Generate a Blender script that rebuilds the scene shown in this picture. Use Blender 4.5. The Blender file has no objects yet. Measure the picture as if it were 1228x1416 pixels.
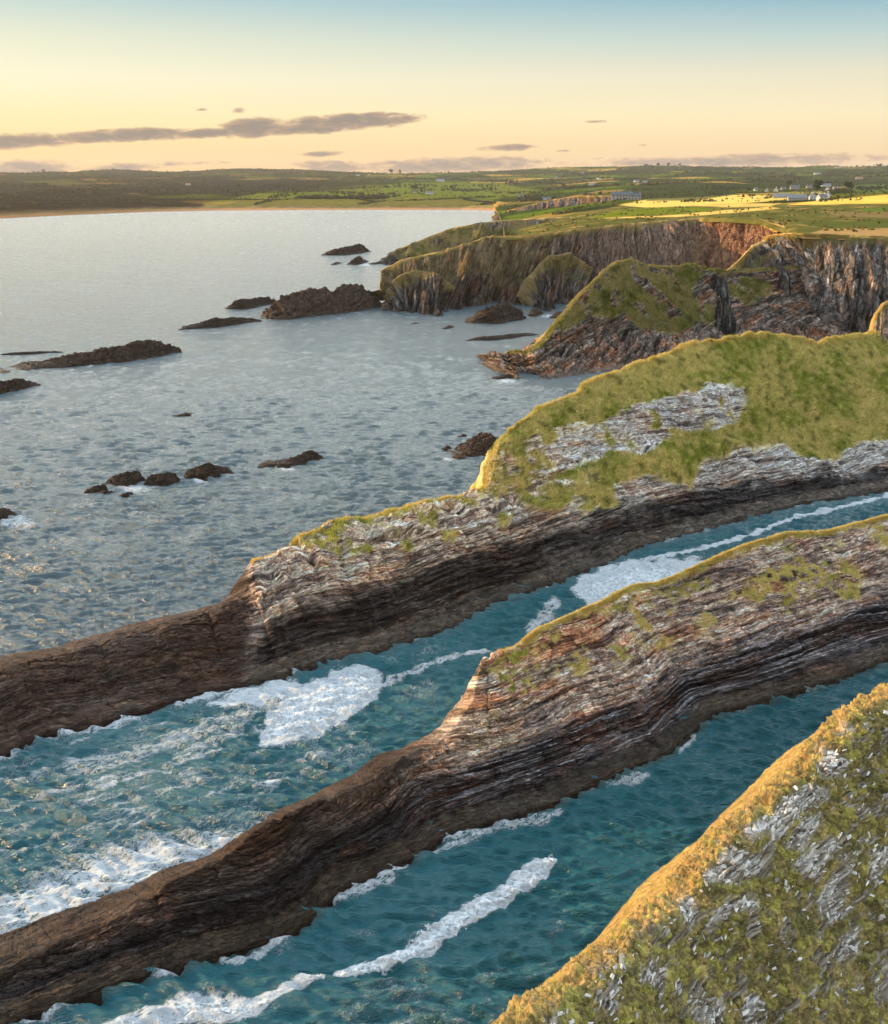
import bpy, math, numpy as np, time
T0 = time.time()
rng = np.random.default_rng(7)
f32 = np.float32
COL = bpy.context.scene.collection
# ------------------------------------------------------------------ camera model (photo 1228 x 1416)
CZ, FP, CU, CV = 60.0, 1360.0, 614.0, 708.0
PI = math.pi
PT = math.radians(19.0)
cP, sP = math.cos(PT), math.sin(PT)
def ray(u, v):
    u = np.asarray(u, float); v = np.asarray(v, float)
    x = (u - CU) / FP; y = (v - CV) / FP
    return np.stack([x, cP - y * sP, -sP - y * cP], -1)
def sea(u, v, z=0.0):
    d = ray(u, v); t = (z - CZ) / d[..., 2]
    return d * t[..., None] + [0, 0, CZ]
def at(u, v, Y):
    d = ray(u, v); t = np.asarray(Y, float) / d[..., 1]
    return d * t[..., None] + [0, 0, CZ]
def project(P):
    x = P[..., 0]; y = P[..., 1]; z = P[..., 2] - CZ
    dep = np.maximum(y * cP - z * sP, .1)
    return CU + FP * x / dep, CV - FP * (y * sP + z * cP) / dep
# ------------------------------------------------------------------ noise
def _perm(seed):
    r = np.random.default_rng(seed); p = r.permutation(256)
    return np.concatenate([p, p, p]).astype(np.int32), r
_tabs = {}
def noise3(x, y, z, seed=0):
    if seed not in _tabs:
        p, r = _perm(seed); g = r.normal(size=(256, 3)); g /= np.linalg.norm(g, axis=1)[:, None]
        _tabs[seed] = (p, g.astype(f32))
    p, g = _tabs[seed]
    x, y, z = np.broadcast_arrays(np.asarray(x, f32), np.asarray(y, f32), np.asarray(z, f32))
    shp = x.shape; x = x.ravel(); y = y.ravel(); z = z.ravel()
    out = np.empty(x.shape, f32)
    for a in range(0, x.size, 400000):
        X, Y, Z = x[a:a+400000], y[a:a+400000], z[a:a+400000]
        xi = np.floor(X); yi = np.floor(Y); zi = np.floor(Z)
        fx, fy, fz = X - xi, Y - yi, Z - zi
        xi = xi.astype(np.int32) & 255; yi = yi.astype(np.int32) & 255; zi = zi.astype(np.int32) & 255
        ux = fx*fx*fx*(fx*(fx*6-15)+10); uy = fy*fy*fy*(fy*(fy*6-15)+10); uz = fz*fz*fz*(fz*(fz*6-15)+10)
        def c(i, j, k):
            h = p[p[p[xi+i] + yi + j] + zi + k]; G = g[h]
            return G[:, 0]*(fx-i) + G[:, 1]*(fy-j) + G[:, 2]*(fz-k)
        a0 = c(0,0,0); a0 += ux*(c(1,0,0)-a0); a1 = c(0,1,0); a1 += ux*(c(1,1,0)-a1)
        b0 = c(0,0,1); b0 += ux*(c(1,0,1)-b0); b1 = c(0,1,1); b1 += ux*(c(1,1,1)-b1)
        a0 += uy*(a1-a0); b0 += uy*(b1-b0)
        out[a:a+400000] = a0 + uz*(b0-a0)
    return out.reshape(shp) * 1.6
def fbm(x, y, z, seed=0, o=4, lac=2.03, gain=.5):
    s = 0; a = 1.0; f = 1.0; n = 0
    for i in range(o):
        s = s + a*noise3(np.asarray(x)*f, np.asarray(y)*f, np.asarray(z)*f, seed+i); n += a; a *= gain; f *= lac
    return s / n
def hsh(a, b=0, c=0):
    v = np.sin(np.asarray(a)*12.9898 + np.asarray(b)*78.233 + np.asarray(c)*37.719) * 43758.5453
    return v - np.floor(v)
def sstep(a, b, x):
    t = np.clip((x - a) / (b - a), 0, 1); return t*t*(3-2*t)
def mixc(c, d, m):
    m = np.asarray(m)[..., None]; return c*(1-m) + np.asarray(d)*m
def worley(x, y, seed=0):
    xi = np.floor(x); yi = np.floor(y); best = np.full(x.shape, 9.0); idb = np.zeros(x.shape)
    for i in (-1, 0, 1):
        for j in (-1, 0, 1):
            cx = xi+i; cy = yi+j
            d = np.hypot(cx+hsh(cx, cy, seed)-x, cy+hsh(cx, cy, seed+9.3)-y)
            m = d < best; best = np.where(m, d, best); idb = np.where(m, hsh(cx, cy, seed+4.7), idb)
    return best, idb
def polysd(U, V, poly):
    """signed distance in px to a polygon, positive inside"""
    poly = np.asarray(poly, float); d = np.full(U.shape, 1e9); ins = np.zeros(U.shape, bool)
    n = len(poly)
    for i in range(n):
        x1, y1 = poly[i]; x2, y2 = poly[(i+1) % n]
        ex, ey = x2-x1, y2-y1; L = ex*ex+ey*ey + 1e-9
        t = np.clip(((U-x1)*ex+(V-y1)*ey)/L, 0, 1)
        d = np.minimum(d, np.hypot(U-x1-t*ex, V-y1-t*ey))
        c = ((y1 > V) != (y2 > V)) & (U < ex*(V-y1)/(ey+1e-12)+x1)
        ins ^= c
    return np.where(ins, d, -d)
def linesd(U, V, pts):
    """distance in px to a polyline with widths (u, v, w): returns width-relative 1 at centre .. 0 at edge"""
    best = np.full(U.shape, -9.0)
    for (x1, y1, w1), (x2, y2, w2) in zip(pts[:-1], pts[1:]):
        ex, ey = x2-x1, y2-y1; L = ex*ex+ey*ey+1e-9
        t = np.clip(((U-x1)*ex+(V-y1)*ey)/L, 0, 1)
        d = np.hypot(U-x1-t*ex, V-y1-t*ey); w = w1+(w2-w1)*t
        best = np.maximum(best, 1-d/w)
    return best
# ------------------------------------------------------------------ mesh builders
def tag(o, label=None, cat=None, group=None, kind=None):
    if label: o['label'] = label
    if cat: o['category'] = cat
    if group: o['group'] = group
    if kind: o['kind'] = kind
    return o
def raw_mesh(name, V, faces, nper, col=None, attrs=None, smooth=True, mat=None, parent=None):
    V = np.ascontiguousarray(V, f32).reshape(-1, 3); faces = np.ascontiguousarray(faces, np.int32).reshape(-1)
    nf = len(faces)//nper
    me = bpy.data.meshes.new(name)
    me.vertices.add(len(V)); me.vertices.foreach_set('co', V.ravel())
    me.loops.add(len(faces)); me.loops.foreach_set('vertex_index', faces)
    me.polygons.add(nf); me.polygons.foreach_set('loop_start', np.arange(nf, dtype=np.int32)*nper)
    me.polygons.foreach_set('use_smooth', np.full(nf, smooth, bool))
    me.update(calc_edges=True)
    if col is not None:
        a = me.attributes.new('Col', 'FLOAT_COLOR', 'POINT')
        c = np.ones((len(V), 4), f32); c[:, :3] = np.asarray(col).reshape(-1, 3); a.data.foreach_set('color', c.ravel())
    for k, v in (attrs or {}).items():
        a = me.attributes.new(k, 'FLOAT', 'POINT'); a.data.foreach_set('value', np.ascontiguousarray(v, f32).ravel())
    if mat: me.materials.append(mat)
    o = bpy.data.objects.new(name, me); COL.objects.link(o)
    if parent: o.parent = parent
    return o
def quads(ni, nj, keep=None, flip=False):
    i, j = np.meshgrid(np.arange(ni-1), np.arange(nj-1), indexing='ij')
    a = i*nj+j
    q = np.stack([a, a+nj, a+nj+1, a+1], -1)
    if flip: q = q[..., ::-1]
    if keep is not None: q = q[keep]
    return q.reshape(-1, 4)
def grid_mesh(name, P, col=None, attrs=None, keep=None, **kw):
    ni, nj = P.shape[:2]
    return raw_mesh(name, P.reshape(-1, 3), quads(ni, nj, keep, flip=kw.pop('flip', False)), 4, col, attrs, **kw)
def normals(P):
    a = np.gradient(P, axis=0); b = np.gradient(P, axis=1)
    n = np.cross(a, b); n /= np.linalg.norm(n, axis=-1)[..., None]+1e-9
    # outside: mostly towards the camera
    if np.mean(np.sum(n*(np.array([0, 0, CZ])-P), -1)*1.0) < 0: n = -n
    return n
def resample(lines, ns):
    """lines [K][M,3] with matching stations -> [K, ns, 3]"""
    L = np.array(lines, float)
    seg = np.linalg.norm(np.diff(L[:, :, :], axis=1), axis=-1).mean(0)
    s = np.concatenate([[0], np.cumsum(seg)])
    q = np.linspace(0, s[-1], ns)
    return np.stack([np.stack([np.interp(q, s, L[k, :, c]) for c in range(3)], -1) for k in range(len(L))]), q
def blur(A, axis, n):
    for _ in range(n):
        B = A.copy()
        sl = [slice(None)]*A.ndim; a = sl.copy(); b = sl.copy(); c = sl.copy()
        a[axis] = slice(0, -2); b[axis] = slice(1, -1); c[axis] = slice(2, None)
        B[tuple(b)] = .25*A[tuple(a)]+.5*A[tuple(b)]+.25*A[tuple(c)]
        A = B
    return A
def loft(lines, ns, rows, bs=3, bt=4):
    R, q = resample(lines, ns)
    out = []
    for k, n in enumerate(rows):
        t = np.linspace(0, 1, n, endpoint=(k == len(rows)-1))[:, None, None]
        out.append(R[k][None]*(1-t)+R[k+1][None]*t)
    P = np.concatenate(out, 0).transpose(1, 0, 2)
    P = blur(blur(P, 0, bs), 1, bt)
    return P, q
def axis_lines(base, lines, M=420, s0=None, s1=None, back=None, taper=(0, 0), foot=(2.5, -2.5)):
    """base: [(u,v)] on the sea; lines: [[(u,v,dw)]]; back: [(dw, zfactor)] behind the crest.
    Everything gets a real place from a distance dw (metres) behind the waterline."""
    B = sea([p[0] for p in base], [p[1] for p in base])
    a = B[-1, :2]-B[0, :2]; a /= np.linalg.norm(a); n = np.array([-a[1], a[0]])
    if n[1] < 0: n = -n
    O = B[0, :2]
    sb = (B[:, :2]-O) @ a; wb = (B[:, :2]-O) @ n
    o = np.argsort(sb); sb, wb = sb[o], wb[o]
    cam = -O; res = []
    for ln in lines:
        S = []; W = []; Z = []
        for u, v, dw in ln:
            d = ray(u, v); s = np.interp(0, [0, 1], [0, 0])
            g = sea(u, min(v+40, 1400)); s = float((g[:2]-O) @ a)
            for _ in range(40):
                wt = np.interp(s, sb, wb)+dw
                t = (wt-cam @ n)/(d[:2] @ n)
                s = .5*s+.5*float((cam+d[:2]*t) @ a)
            S.append(s); W.append(dw); Z.append(CZ+d[2]*t)
        S = np.maximum.accumulate(np.array(S)+np.arange(len(S))*1e-3)
        res.append((S, np.array(W), np.array(Z)))
    s0 = sb[0] if s0 is None else s0; s1 = sb[-1] if s1 is None else s1
    s = np.linspace(s0, s1, M)
    w0 = np.interp(s, sb, wb)
    tp = np.ones(M)
    if taper[0]: tp *= sstep(0, taper[0], s-s0)**.6
    if taper[1]: tp *= sstep(0, taper[1], s1-s)**.6
    def P3(w, z): return np.stack([O[0]+a[0]*s+n[0]*w, O[1]+a[1]*s+n[1]*w, z], -1)
    out = [P3(w0-foot[0], np.full(M, foot[1])), P3(w0, np.zeros(M)-.1)]
    for S, W, Z in res:
        dw = np.interp(s, S, W)*(.25+.75*tp); z = np.interp(s, S, Z)*tp - (1-tp)*.8
        out.append(P3(w0+dw, z))
    for bw, zf in (back or [(4, .6), (10, -.1)]):
        out.append(P3(w0+dw+bw, np.where(zf < 0, -2.5, z*zf)))
    return out, s
# ------------------------------------------------------------------ rock
def worley2(x, y, seed=0):
    xi = np.floor(x); yi = np.floor(y); f1 = np.full(x.shape, 9.0); f2 = np.full(x.shape, 9.0); idb = np.zeros(x.shape)
    for i in (-1, 0, 1):
        for j in (-1, 0, 1):
            cx = xi+i; cy = yi+j
            d = np.hypot(cx+.1+.8*hsh(cx, cy, seed)-x, cy+.1+.8*hsh(cx, cy, seed+9.3)-y)
            m = d < f1; f2 = np.where(m, f1, np.minimum(f2, d)); idb = np.where(m, hsh(cx, cy, seed+4.7), idb); f1 = np.where(m, d, f1)
    return f1, f2, idb
RQ = {}
def rock_disp(s, z, y, seed, dip=.04, scale=1.0, amp=1.0, fold=1.6, joint=1.0):
    q = z + s*dip + fold*fbm(s/38/scale, z/26/scale, 3.3, seed+50, 2) + .22*scale*noise3(s/5/scale, z/4/scale, y/6, seed+60)
    d = 0; dark = 0
    br = sstep(-.25, .3, noise3(s/9/scale, q/2/scale, 7, seed+61))
    for k, (th, am) in enumerate(((3.1, .85), (1.05, .48))):
        th *= scale; am *= scale
        g = q/th + .9*noise3(q/th*.45, s/(th*12), 1.7, seed+k)
        L = np.floor(g); fr = g-L
        d = d + am*(hsh(L, seed+11+k)-.5)*(.6+.8*br) + am*.35*(fr-.5)
        gl = np.exp(-(np.minimum(fr, 1-fr)/.09)**2)*br
        d = d - am*.6*gl; dark = dark+.30*gl
    s2 = s+.45*z+.25*noise3(s/2/scale, q/scale, 2, seed+64)*scale
    for k, (wx, wq, am) in enumerate(((3.6, 1.5, .75), (1.3, .52, .34), (.50, .20, .13))):
        f1, f2, idb = worley2(s2/(wx*scale)+3*k, (q+.12*s2)/(wq*scale), seed+k*2.3)
        e = np.exp(-((f2-f1)/(.10+.03*k))**2)
        d = d + am*scale*((idb-.5)+(.5-f1)*.25) - am*.42*scale*e
        dark = dark+(.22, .34, .26)[k]*e
    s3 = s-.3*z
    r = 1-np.abs(noise3(s3/9/scale, z/40, y/30, seed+80))*5
    d = d - joint*1.3*scale*np.clip(r, 0, 1)**2 + .25*joint*scale
    d = d + 1.2*scale*fbm(s/10/scale, z/8/scale, y/10/scale, seed+90, 5)
    RQ['rs'] = s; RQ['rq'] = q; RQ['rk'] = scale
    return d*amp, q, dark
def rock_col(s, q, y, z, seed, tone=1.0, warm=.5):
    st = noise3(s/7, q/.34, y/9, seed+30)*.45+noise3(s/14, q/.9, y/16, seed+31)*.55+noise3(s/3, q/.12, y/5, seed+32)*.35+.35*fbm(s/1.4, q/.9, y/1.4, seed+37, 4)
    L = np.clip(.5+.85*st, 0, 1)
    c = mixc(np.broadcast_to(np.array([.060, .056, .058]), s.shape+(3,)), (.25, .225, .205), sstep(.12, .62, L))
    c = mixc(c, (.50, .46, .42), sstep(.62, .95, L)*.8)
    hue = fbm(s/9, q/3.0, y/9, seed+33, 4)
    c = mixc(c, c*np.array([1.40, .90, .66]), np.clip(sstep(-.1, .5, hue)*warm*1.6, 0, 1))
    f1, f2, bl = worley2((s+.45*z)/1.3, q/.52, seed+2.3)
    c = c*(.62+.76*bl)[..., None]
    return c*tone
# ------------------------------------------------------------------ materials
def nt_new(name):
    m = bpy.data.materials.new(name); m.use_nodes = True; nt = m.node_tree; nt.nodes.clear()
    out = nt.nodes.new('ShaderNodeOutputMaterial'); b = nt.nodes.new('ShaderNodeBsdfPrincipled')
    nt.links.new(b.outputs[0], out.inputs[0]); return m, nt, b, out
def N(nt, t, **kw):
    n = nt.nodes.new(t)
    for k, v in kw.items(): setattr(n, k, v)
    return n
def math_(nt, op, a, b=None, c=None, clamp=False):
    n = nt.nodes.new('ShaderNodeMath'); n.operation = op; n.use_clamp = clamp
    for i, v in enumerate((a, b, c)):
        if v is None: continue
        if isinstance(v, (int, float)): n.inputs[i].default_value = v
        else: nt.links.new(v, n.inputs[i])
    return n.outputs[0]
def mix_(nt, fac, a, b, blend='MIX'):
    n = nt.nodes.new('ShaderNodeMix'); n.data_type = 'RGBA'; n.blend_type = blend
    for i, v in ((0, fac), (6, a), (7, b)):
        if isinstance(v, (int, float)): n.inputs[i].default_value = v
        elif isinstance(v, tuple): n.inputs[i].default_value = (*v, 1)
        else: nt.links.new(v, n.inputs[i])
    return n.outputs[2]
def noise_(nt, vec, scale, detail=4, rough=.55, dist=0):
    n = nt.nodes.new('ShaderNodeTexNoise'); n.inputs['Scale'].default_value = scale; n.inputs['Detail'].default_value = detail
    n.inputs['Roughness'].default_value = rough; n.inputs['Distortion'].default_value = dist
    if vec is not None: nt.links.new(vec, n.inputs['Vector'])
    return n.outputs['Fac']
def land_mat(name, s1=2.0, s2=9.0, bump=.5, bd=.12, rough=.88, var=.5, bedded=False):
    m, nt, b, out = nt_new(name)
    a = N(nt, 'ShaderNodeAttribute', attribute_name='Col'); w = N(nt, 'ShaderNodeAttribute', attribute_name='wet')
    tc = N(nt, 'ShaderNodeTexCoord'); P = tc.outputs['Object']
    n1 = noise_(nt, P, s1, 5, .62); n2 = noise_(nt, P, s2, 4, .6)
    f = math_(nt, 'ADD', math_(nt, 'MULTIPLY', n1, var*1.2), math_(nt, 'MULTIPLY', n2, var*.8))
    f = math_(nt, 'ADD', f, 1-var); h = math_(nt, 'ADD', n1, math_(nt, 'MULTIPLY', n2, .5))
    if bedded:
        rs = N(nt, 'ShaderNodeAttribute', attribute_name='rs'); rq = N(nt, 'ShaderNodeAttribute', attribute_name='rq'); gm = N(nt, 'ShaderNodeAttribute', attribute_name='bare')
        cb = N(nt, 'ShaderNodeCombineXYZ'); nt.links.new(math_(nt, 'ADD', math_(nt, 'MULTIPLY', rs.outputs['Fac'], .9), math_(nt, 'MULTIPLY', n1, .5)), cb.inputs[0])
        nt.links.new(math_(nt, 'ADD', math_(nt, 'MULTIPLY', rq.outputs['Fac'], 3.4), math_(nt, 'MULTIPLY', n1, .9)), cb.inputs[1])
        vo = N(nt, 'ShaderNodeTexVoronoi', feature='DISTANCE_TO_EDGE'); vo.inputs['Scale'].default_value = 1.35; nt.links.new(cb.outputs[0], vo.inputs['Vector'])
        vc = N(nt, 'ShaderNodeTexVoronoi'); vc.inputs['Scale'].default_value = 1.35; nt.links.new(cb.outputs[0], vc.inputs['Vector'])
        ed = math_(nt, 'MULTIPLY', vo.outputs['Distance'], 14.0, clamp=True)
        cs = N(nt, 'ShaderNodeCombineXYZ'); nt.links.new(math_(nt, 'MULTIPLY', rs.outputs['Fac'], .5), cs.inputs[0]); nt.links.new(math_(nt, 'MULTIPLY', rq.outputs['Fac'], 7.0), cs.inputs[1])
        sn = noise_(nt, cs.outputs[0], 1.0, 5, .7)
        sep = N(nt, 'ShaderNodeSeparateColor'); nt.links.new(vc.outputs['Color'], sep.inputs[0])
        k = math_(nt, 'ADD', math_(nt, 'MULTIPLY', ed, .55), .45)
        k = math_(nt, 'MULTIPLY', k, math_(nt, 'ADD', math_(nt, 'MULTIPLY', sep.outputs[0], .8), .65))
        k = math_(nt, 'MULTIPLY', k, math_(nt, 'ADD', math_(nt, 'MULTIPLY', sn, 2.2), .0))
        km = math_(nt, 'ADD', math_(nt, 'MULTIPLY', math_(nt, 'SUBTRACT', k, 1.0), gm.outputs['Fac']), 1.0)
        f = math_(nt, 'MULTIPLY', f, km)
        hh = math_(nt, 'ADD', math_(nt, 'MULTIPLY', ed, .5), math_(nt, 'ADD', math_(nt, 'MULTIPLY', sep.outputs[0], .9), math_(nt, 'MULTIPLY', sn, .7)))
        h = math_(nt, 'ADD', h, math_(nt, 'MULTIPLY', hh, gm.outputs['Fac']))
    g = N(nt, 'ShaderNodeCombineColor')
    for i in range(3): nt.links.new(f, g.inputs[i])
    nt.links.new(mix_(nt, 1.0, a.outputs['Color'], g.outputs[0], 'MULTIPLY'), b.inputs['Base Color'])
    nt.links.new(math_(nt, 'SUBTRACT', rough, math_(nt, 'MULTIPLY', w.outputs['Fac'], .38)), b.inputs['Roughness'])
    if bedded: nt.links.new(math_(nt, 'ADD', math_(nt, 'MULTIPLY', w.outputs['Fac'], .05), .03), b.inputs['Specular IOR Level'])
    else: b.inputs['Specular IOR Level'].default_value = 0.0 if rough > .91 else .06
    bp = N(nt, 'ShaderNodeBump'); bp.inputs['Strength'].default_value = bump; bp.inputs['Distance'].default_value = bd
    nt.links.new(h, bp.inputs['Height']); nt.links.new(bp.outputs[0], b.inputs['Normal'])
    return m
M_rock = land_mat('layered_rock', 1.3, 6.0, 1.0, .24, .86, .75, True)
M_slope = land_mat('stony_turf', 5.0, 22.0, .5, .06, .9, .5)
M_far = land_mat('farmland', .12, .9, .5, .8, .92, .45)
def leaf_mat(name):
    m, nt, b, out = nt_new(name)
    a = N(nt, 'ShaderNodeAttribute', attribute_name='Col')
    nt.links.new(a.outputs['Color'], b.inputs['Base Color']); b.inputs['Roughness'].default_value = .75
    b.inputs['Specular IOR Level'].default_value = .05
    tr = N(nt, 'ShaderNodeBsdfTranslucent'); nt.links.new(a.outputs['Color'], tr.inputs[0])
    mx = N(nt, 'ShaderNodeMixShader'); mx.inputs[0].default_value = .35
    nt.links.new(b.outputs[0], mx.inputs[1]); nt.links.new(tr.outputs[0], mx.inputs[2]); nt.links.new(mx.outputs[0], out.inputs[0])
    return m
M_leaf = leaf_mat('grass_blades')
def plain(name, c, rough=.8, metal=0, nz=.25, sc=3.0):
    m, nt, b, out = nt_new(name)
    tc = N(nt, 'ShaderNodeTexCoord')
    n = noise_(nt, tc.outputs['Object'], sc, 4)
    f = math_(nt, 'ADD', math_(nt, 'MULTIPLY', n, nz*2), 1-nz)
    g = N(nt, 'ShaderNodeCombineColor')
    for i in range(3): nt.links.new(f, g.inputs[i])
    nt.links.new(mix_(nt, 1.0, c, g.outputs[0], 'MULTIPLY'), b.inputs['Base Color']); b.inputs['Roughness'].default_value = rough
    return m
# ------------------------------------------------------------------ scatter of blades on a grid surface
def blades(name, P, Nn, mask, n, h, w, colfn, parent, seed=1, lean=(0.35, -.15), vis=True):
    r = np.random.default_rng(seed)
    ni, nj = P.shape[:2]
    A = np.linalg.norm(np.cross(P[1:, :-1]-P[:-1, :-1], P[:-1, 1:]-P[:-1, :-1]), axis=-1)
    wt = A*np.clip(mask[:-1, :-1], 0, 1)
    # density follows what is seen: facing parts get the most
    cs = np.cumsum(wt.ravel())
    idx = np.searchsorted(cs, r.random(n)*cs[-1]); idx = np.minimum(idx, cs.size-1)
    i = idx//(nj-1); j = idx % (nj-1)
    a, b = r.random(n)[:, None], r.random(n)[:, None]
    p = P[i, j]*(1-a)*(1-b)+P[i+1, j]*a*(1-b)+P[i, j+1]*(1-a)*b+P[i+1, j+1]*a*b
    nn = Nn[i, j]
    hh = (h*(.45+1.0*r.random(n)))[:, None]; ww = (w*(.5+r.random(n)))[:, None]
    th = r.random(n)*2*PI
    side = np.stack([np.cos(th), np.sin(th), np.zeros(n)], -1)
    up = nn*.55+np.array([lean[0], lean[1], .75])+r.normal(size=(n, 3))*.38
    up /= np.linalg.norm(up, axis=1)[:, None]
    b0 = p-side*ww-nn*h*.15; b1 = p+side*ww-nn*h*.15
    tip = p+up*hh+side*ww*r.normal(size=(n, 1))*.6
    mid = p+up*hh*.55
    V = np.stack([b0, b1, mid+side*ww*.7, tip, mid-side*ww*.7], 1)
    base = np.arange(n)[:, None]*5
    T = np.concatenate([base+[0, 1, 2], base+[0, 2, 4], base+[4, 2, 3]], 1).reshape(-1)
    c = colfn(p, nn, r)
    c = np.repeat(c[:, None], 5, 1)
    o = raw_mesh(name, V.reshape(-1, 3), T, 3, c.reshape(-1, 3), smooth=False, mat=M_leaf, parent=parent)
    return o
def log(*a): print('[%.1fs]' % (time.time()-T0), *a, flush=True)

# ================================================================== LANDFORMS
def zz(ox, oy, s, pts): return [(ox+x/s, oy+y/s) for x, y in pts]
GREEN = np.array([.30, .33, .050]); OLIVE = np.array([.56, .48, .16]); STRAW = np.array([.66, .53, .22]); MOSS = np.array([.135, .130, .030])
def rows_T(rows):
    T = []
    for k, n in enumerate(rows):
        T.append(k+np.linspace(0, 1, n, endpoint=(k == len(rows)-1)))
    return np.concatenate(T)
def turf_col(x, y, z, seed):
    n1 = fbm(x/9, y/9, z/9, seed, 3)*1.2; n2 = fbm(x/1.8, y/1.8, z/1.8, seed+5, 4)*1.35
    c = mixc(np.broadcast_to(OLIVE, np.shape(x)+(3,)), GREEN, sstep(-.25, .35, n1))
    c = mixc(c, STRAW*.95, sstep(-.08, .4, n2)*.75)
    return mixc(c, MOSS*.7, sstep(.1, .6, -n2)*.7)

# ---------------- ridge A : the turf-topped ridge between the open sea and the first channel
def build_A():
    base = [(-140,1118),(0,1048),(66,1015),(136,1006),(217,980),(283,960),(340,950),(394,937),(454,914),(530,900),(620,871),(677,838),(753,812),(830,784),(886,757),(1009,724),(1111,698),(1228,680),(1420,645)]
    L1 = [(-140,1106,1.3),(0,1038,1.3),(200,974,1.6),(394,924,2),(530,884,3),(620,850,4),(753,798,3.6),(830,768,3.4),(1009,715,2.2),(1228,671,2.2),(1420,636,2)]
    L2 = [(-140,1050,5),(0,993,5.5),(200,930,6.5),(310,885,7.5),(346,862,8.5),(352,826,9),(400,795,9.2),(470,765,9.4),(560,744,10),(640,724,10),(690,706,10),(740,690,10),(835,641,10),(927,622,10),(1009,612,10),(1101,629,9),(1163,631,9),(1228,610,9),(1420,580,9)]
    L3 = [(-140,1008,8),(0,960,8.5),(200,898,9.5),(310,858,11),(346,840,11.5),(352,806,11.6),(400,773,11.6),(470,743,12),(560,724,12.5),(640,704,12.5),(690,690,13),(740,672,14),(835,622,14),(927,606,14),(1009,598,14),(1101,600,15),(1163,600,15),(1228,580,15),(1420,552,15)]
    L4 = [(-140,982,10.5),(0,940,11),(200,882,12),(310,845,12.5),(343,828,13),(348,797,13),(400,761,13.2),(470,731,13.6),(560,711,14),(640,693,14.6),(672,684,15),(680,652,15.4),(690,614,16),(753,594,16.5),(815,580,17),(856,566,18),(943,543,18),(1019,533,19),(1101,560,22),(1228,545,22),(1420,520,22)]
    CR = [(-140,964,13),(0,931,13),(60,912,13),(130,891,13.5),(200,873,14),(260,856,14),(310,836,14),(342,820,14.5),(346,791,14.5),(356,773,14.5),(400,750,15),(470,722,15.5),(560,703,16),(640,686,16.5),(674,673,16.5),(680,640,17),(690,603,18),(730,575,20),(800,540,23),(830,520,25),(900,497,29),(960,472,33),(1040,462,36),(1090,461,38),(1130,474,38),(1165,465,40),(1228,455,42),(1420,438,45)]
    lines, _ = axis_lines(base, [L1, L2, L3, L4, CR], M=700, back=[(2.5, .86), (8, .35), (14, -1)], taper=(10, 0))
    rows = [6, 30, 130, 46, 60, 110, 16, 16, 10]
    P, s = loft(lines, 1650, rows, 2, 1)
    T = rows_T(rows)[None, :]*np.ones((P.shape[0], 1)); S = s[:, None]*np.ones_like(T)
    U, V = project(P); Nn = normals(P)
    x, y, z = P[..., 0], P[..., 1], P[..., 2]
    a0_ = P[-1, 0, :2]-P[0, 0, :2]; a0_ = a0_/np.linalg.norm(a0_); across0 = -(x-x[0, 0])*a0_[1]+(y-y[0, 0])*a0_[0]
    Z5 = lambda p: zz(600, 430, 1.955, p); ZL = lambda p: zz(340, 620, 2.924, p)
    turf = Z5([(150,470),(160,350),(200,300),(400,180),(500,120),(700,60),(900,30),(1300,20),(1300,330),(1228,335),(1150,352),(1100,392),(1040,402),(980,388),(930,355),(850,357),(780,392),(720,410),(690,480),(600,440),(560,440),(470,480),(400,500),(330,545),(270,520)])
    hole = Z5([(250,462),(330,420),(290,375),(330,340),(400,318),(470,290),(520,262),(600,236),(670,222),(720,212),(790,200),(835,215),(848,262),(800,318),(700,328),(645,322),(645,350),(560,388),(500,380),(450,405),(400,418)])
    wob = 9*fbm(x/5, y/5, z/4, 21, 4)
    g = sstep(-6, 5, np.minimum(polysd(U, V, turf), -polysd(U, V, hole))+wob*1.3)
    strips = [ZL([(190,365),(380,300),(600,225),(1010,120),(1160,110),(1170,180),(1050,200),(900,190),(780,215),(640,270),(500,305),(400,330),(380,420),(240,415)]),
              ZL([(690,260),(790,250),(760,320),(700,330)]), ZL([(640,350),(690,345),(680,395),(630,395)]), ZL([(1040,215),(1075,215),(1060,330),(1035,300)]),
              ZL([(1150,110),(1500,110),(1500,240),(1380,260),(1250,200),(1160,190)]), ZL([(780,330),(850,350),(840,390),(790,370)]), ZL([(400,370),(520,380),(510,420),(430,420)])]
    for st in strips: g = np.maximum(g, sstep(-5, 4, polysd(U, V, st)+wob*1.7))
    g = np.maximum(g, sstep(.10, .42, fbm(S/4, z/4, y/5, 77, 4))*sstep(3.2, 4.2, T)*sstep(380, 480, U)*.85*sstep(.15, .5, Nn[..., 2]))
    g = g*(1-(1-sstep(-.25, .05, fbm(x/1.3, y/1.3, z/1.3, 79, 4)))*sstep(740, 640, U))
    g = np.where(T < 5, g*(1-.9*sstep(-.12, .22, fbm(S/4.5, z/2.2, y/5, 78, 4)+.16*sstep(700, 900, U)*0)*sstep(860, 760, U)*sstep(2.2, 2.8, T)*sstep(680, 700, U)), g)
    g = np.where((T > 6.05) & (U > 400), np.maximum(g, .8), g); g = g*sstep(390, 410, U)*sstep(1, 3, z)
    amp = np.clip(.45+.55*sstep(1.8, 2.4, T), 0, 1)*np.where(T > 6.3, .5, 1)
    tail = 1-sstep(330, 360, U)
    P[..., 2] += (.95+.5*noise3(S/4, 0, 3, 171)+.25*noise3(S/1.2, across0/1.0, 3, 172))*np.clip(T-1, 0, 1)**.30*(1-sstep(2.05, 2.8, T))*sstep(1, 9, S)
    P[..., 2] += .22*noise3(S/9, across0/.45, 5, 173)*sstep(1, 1.3, T)*(1-sstep(1.9, 2.2, T))
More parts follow.
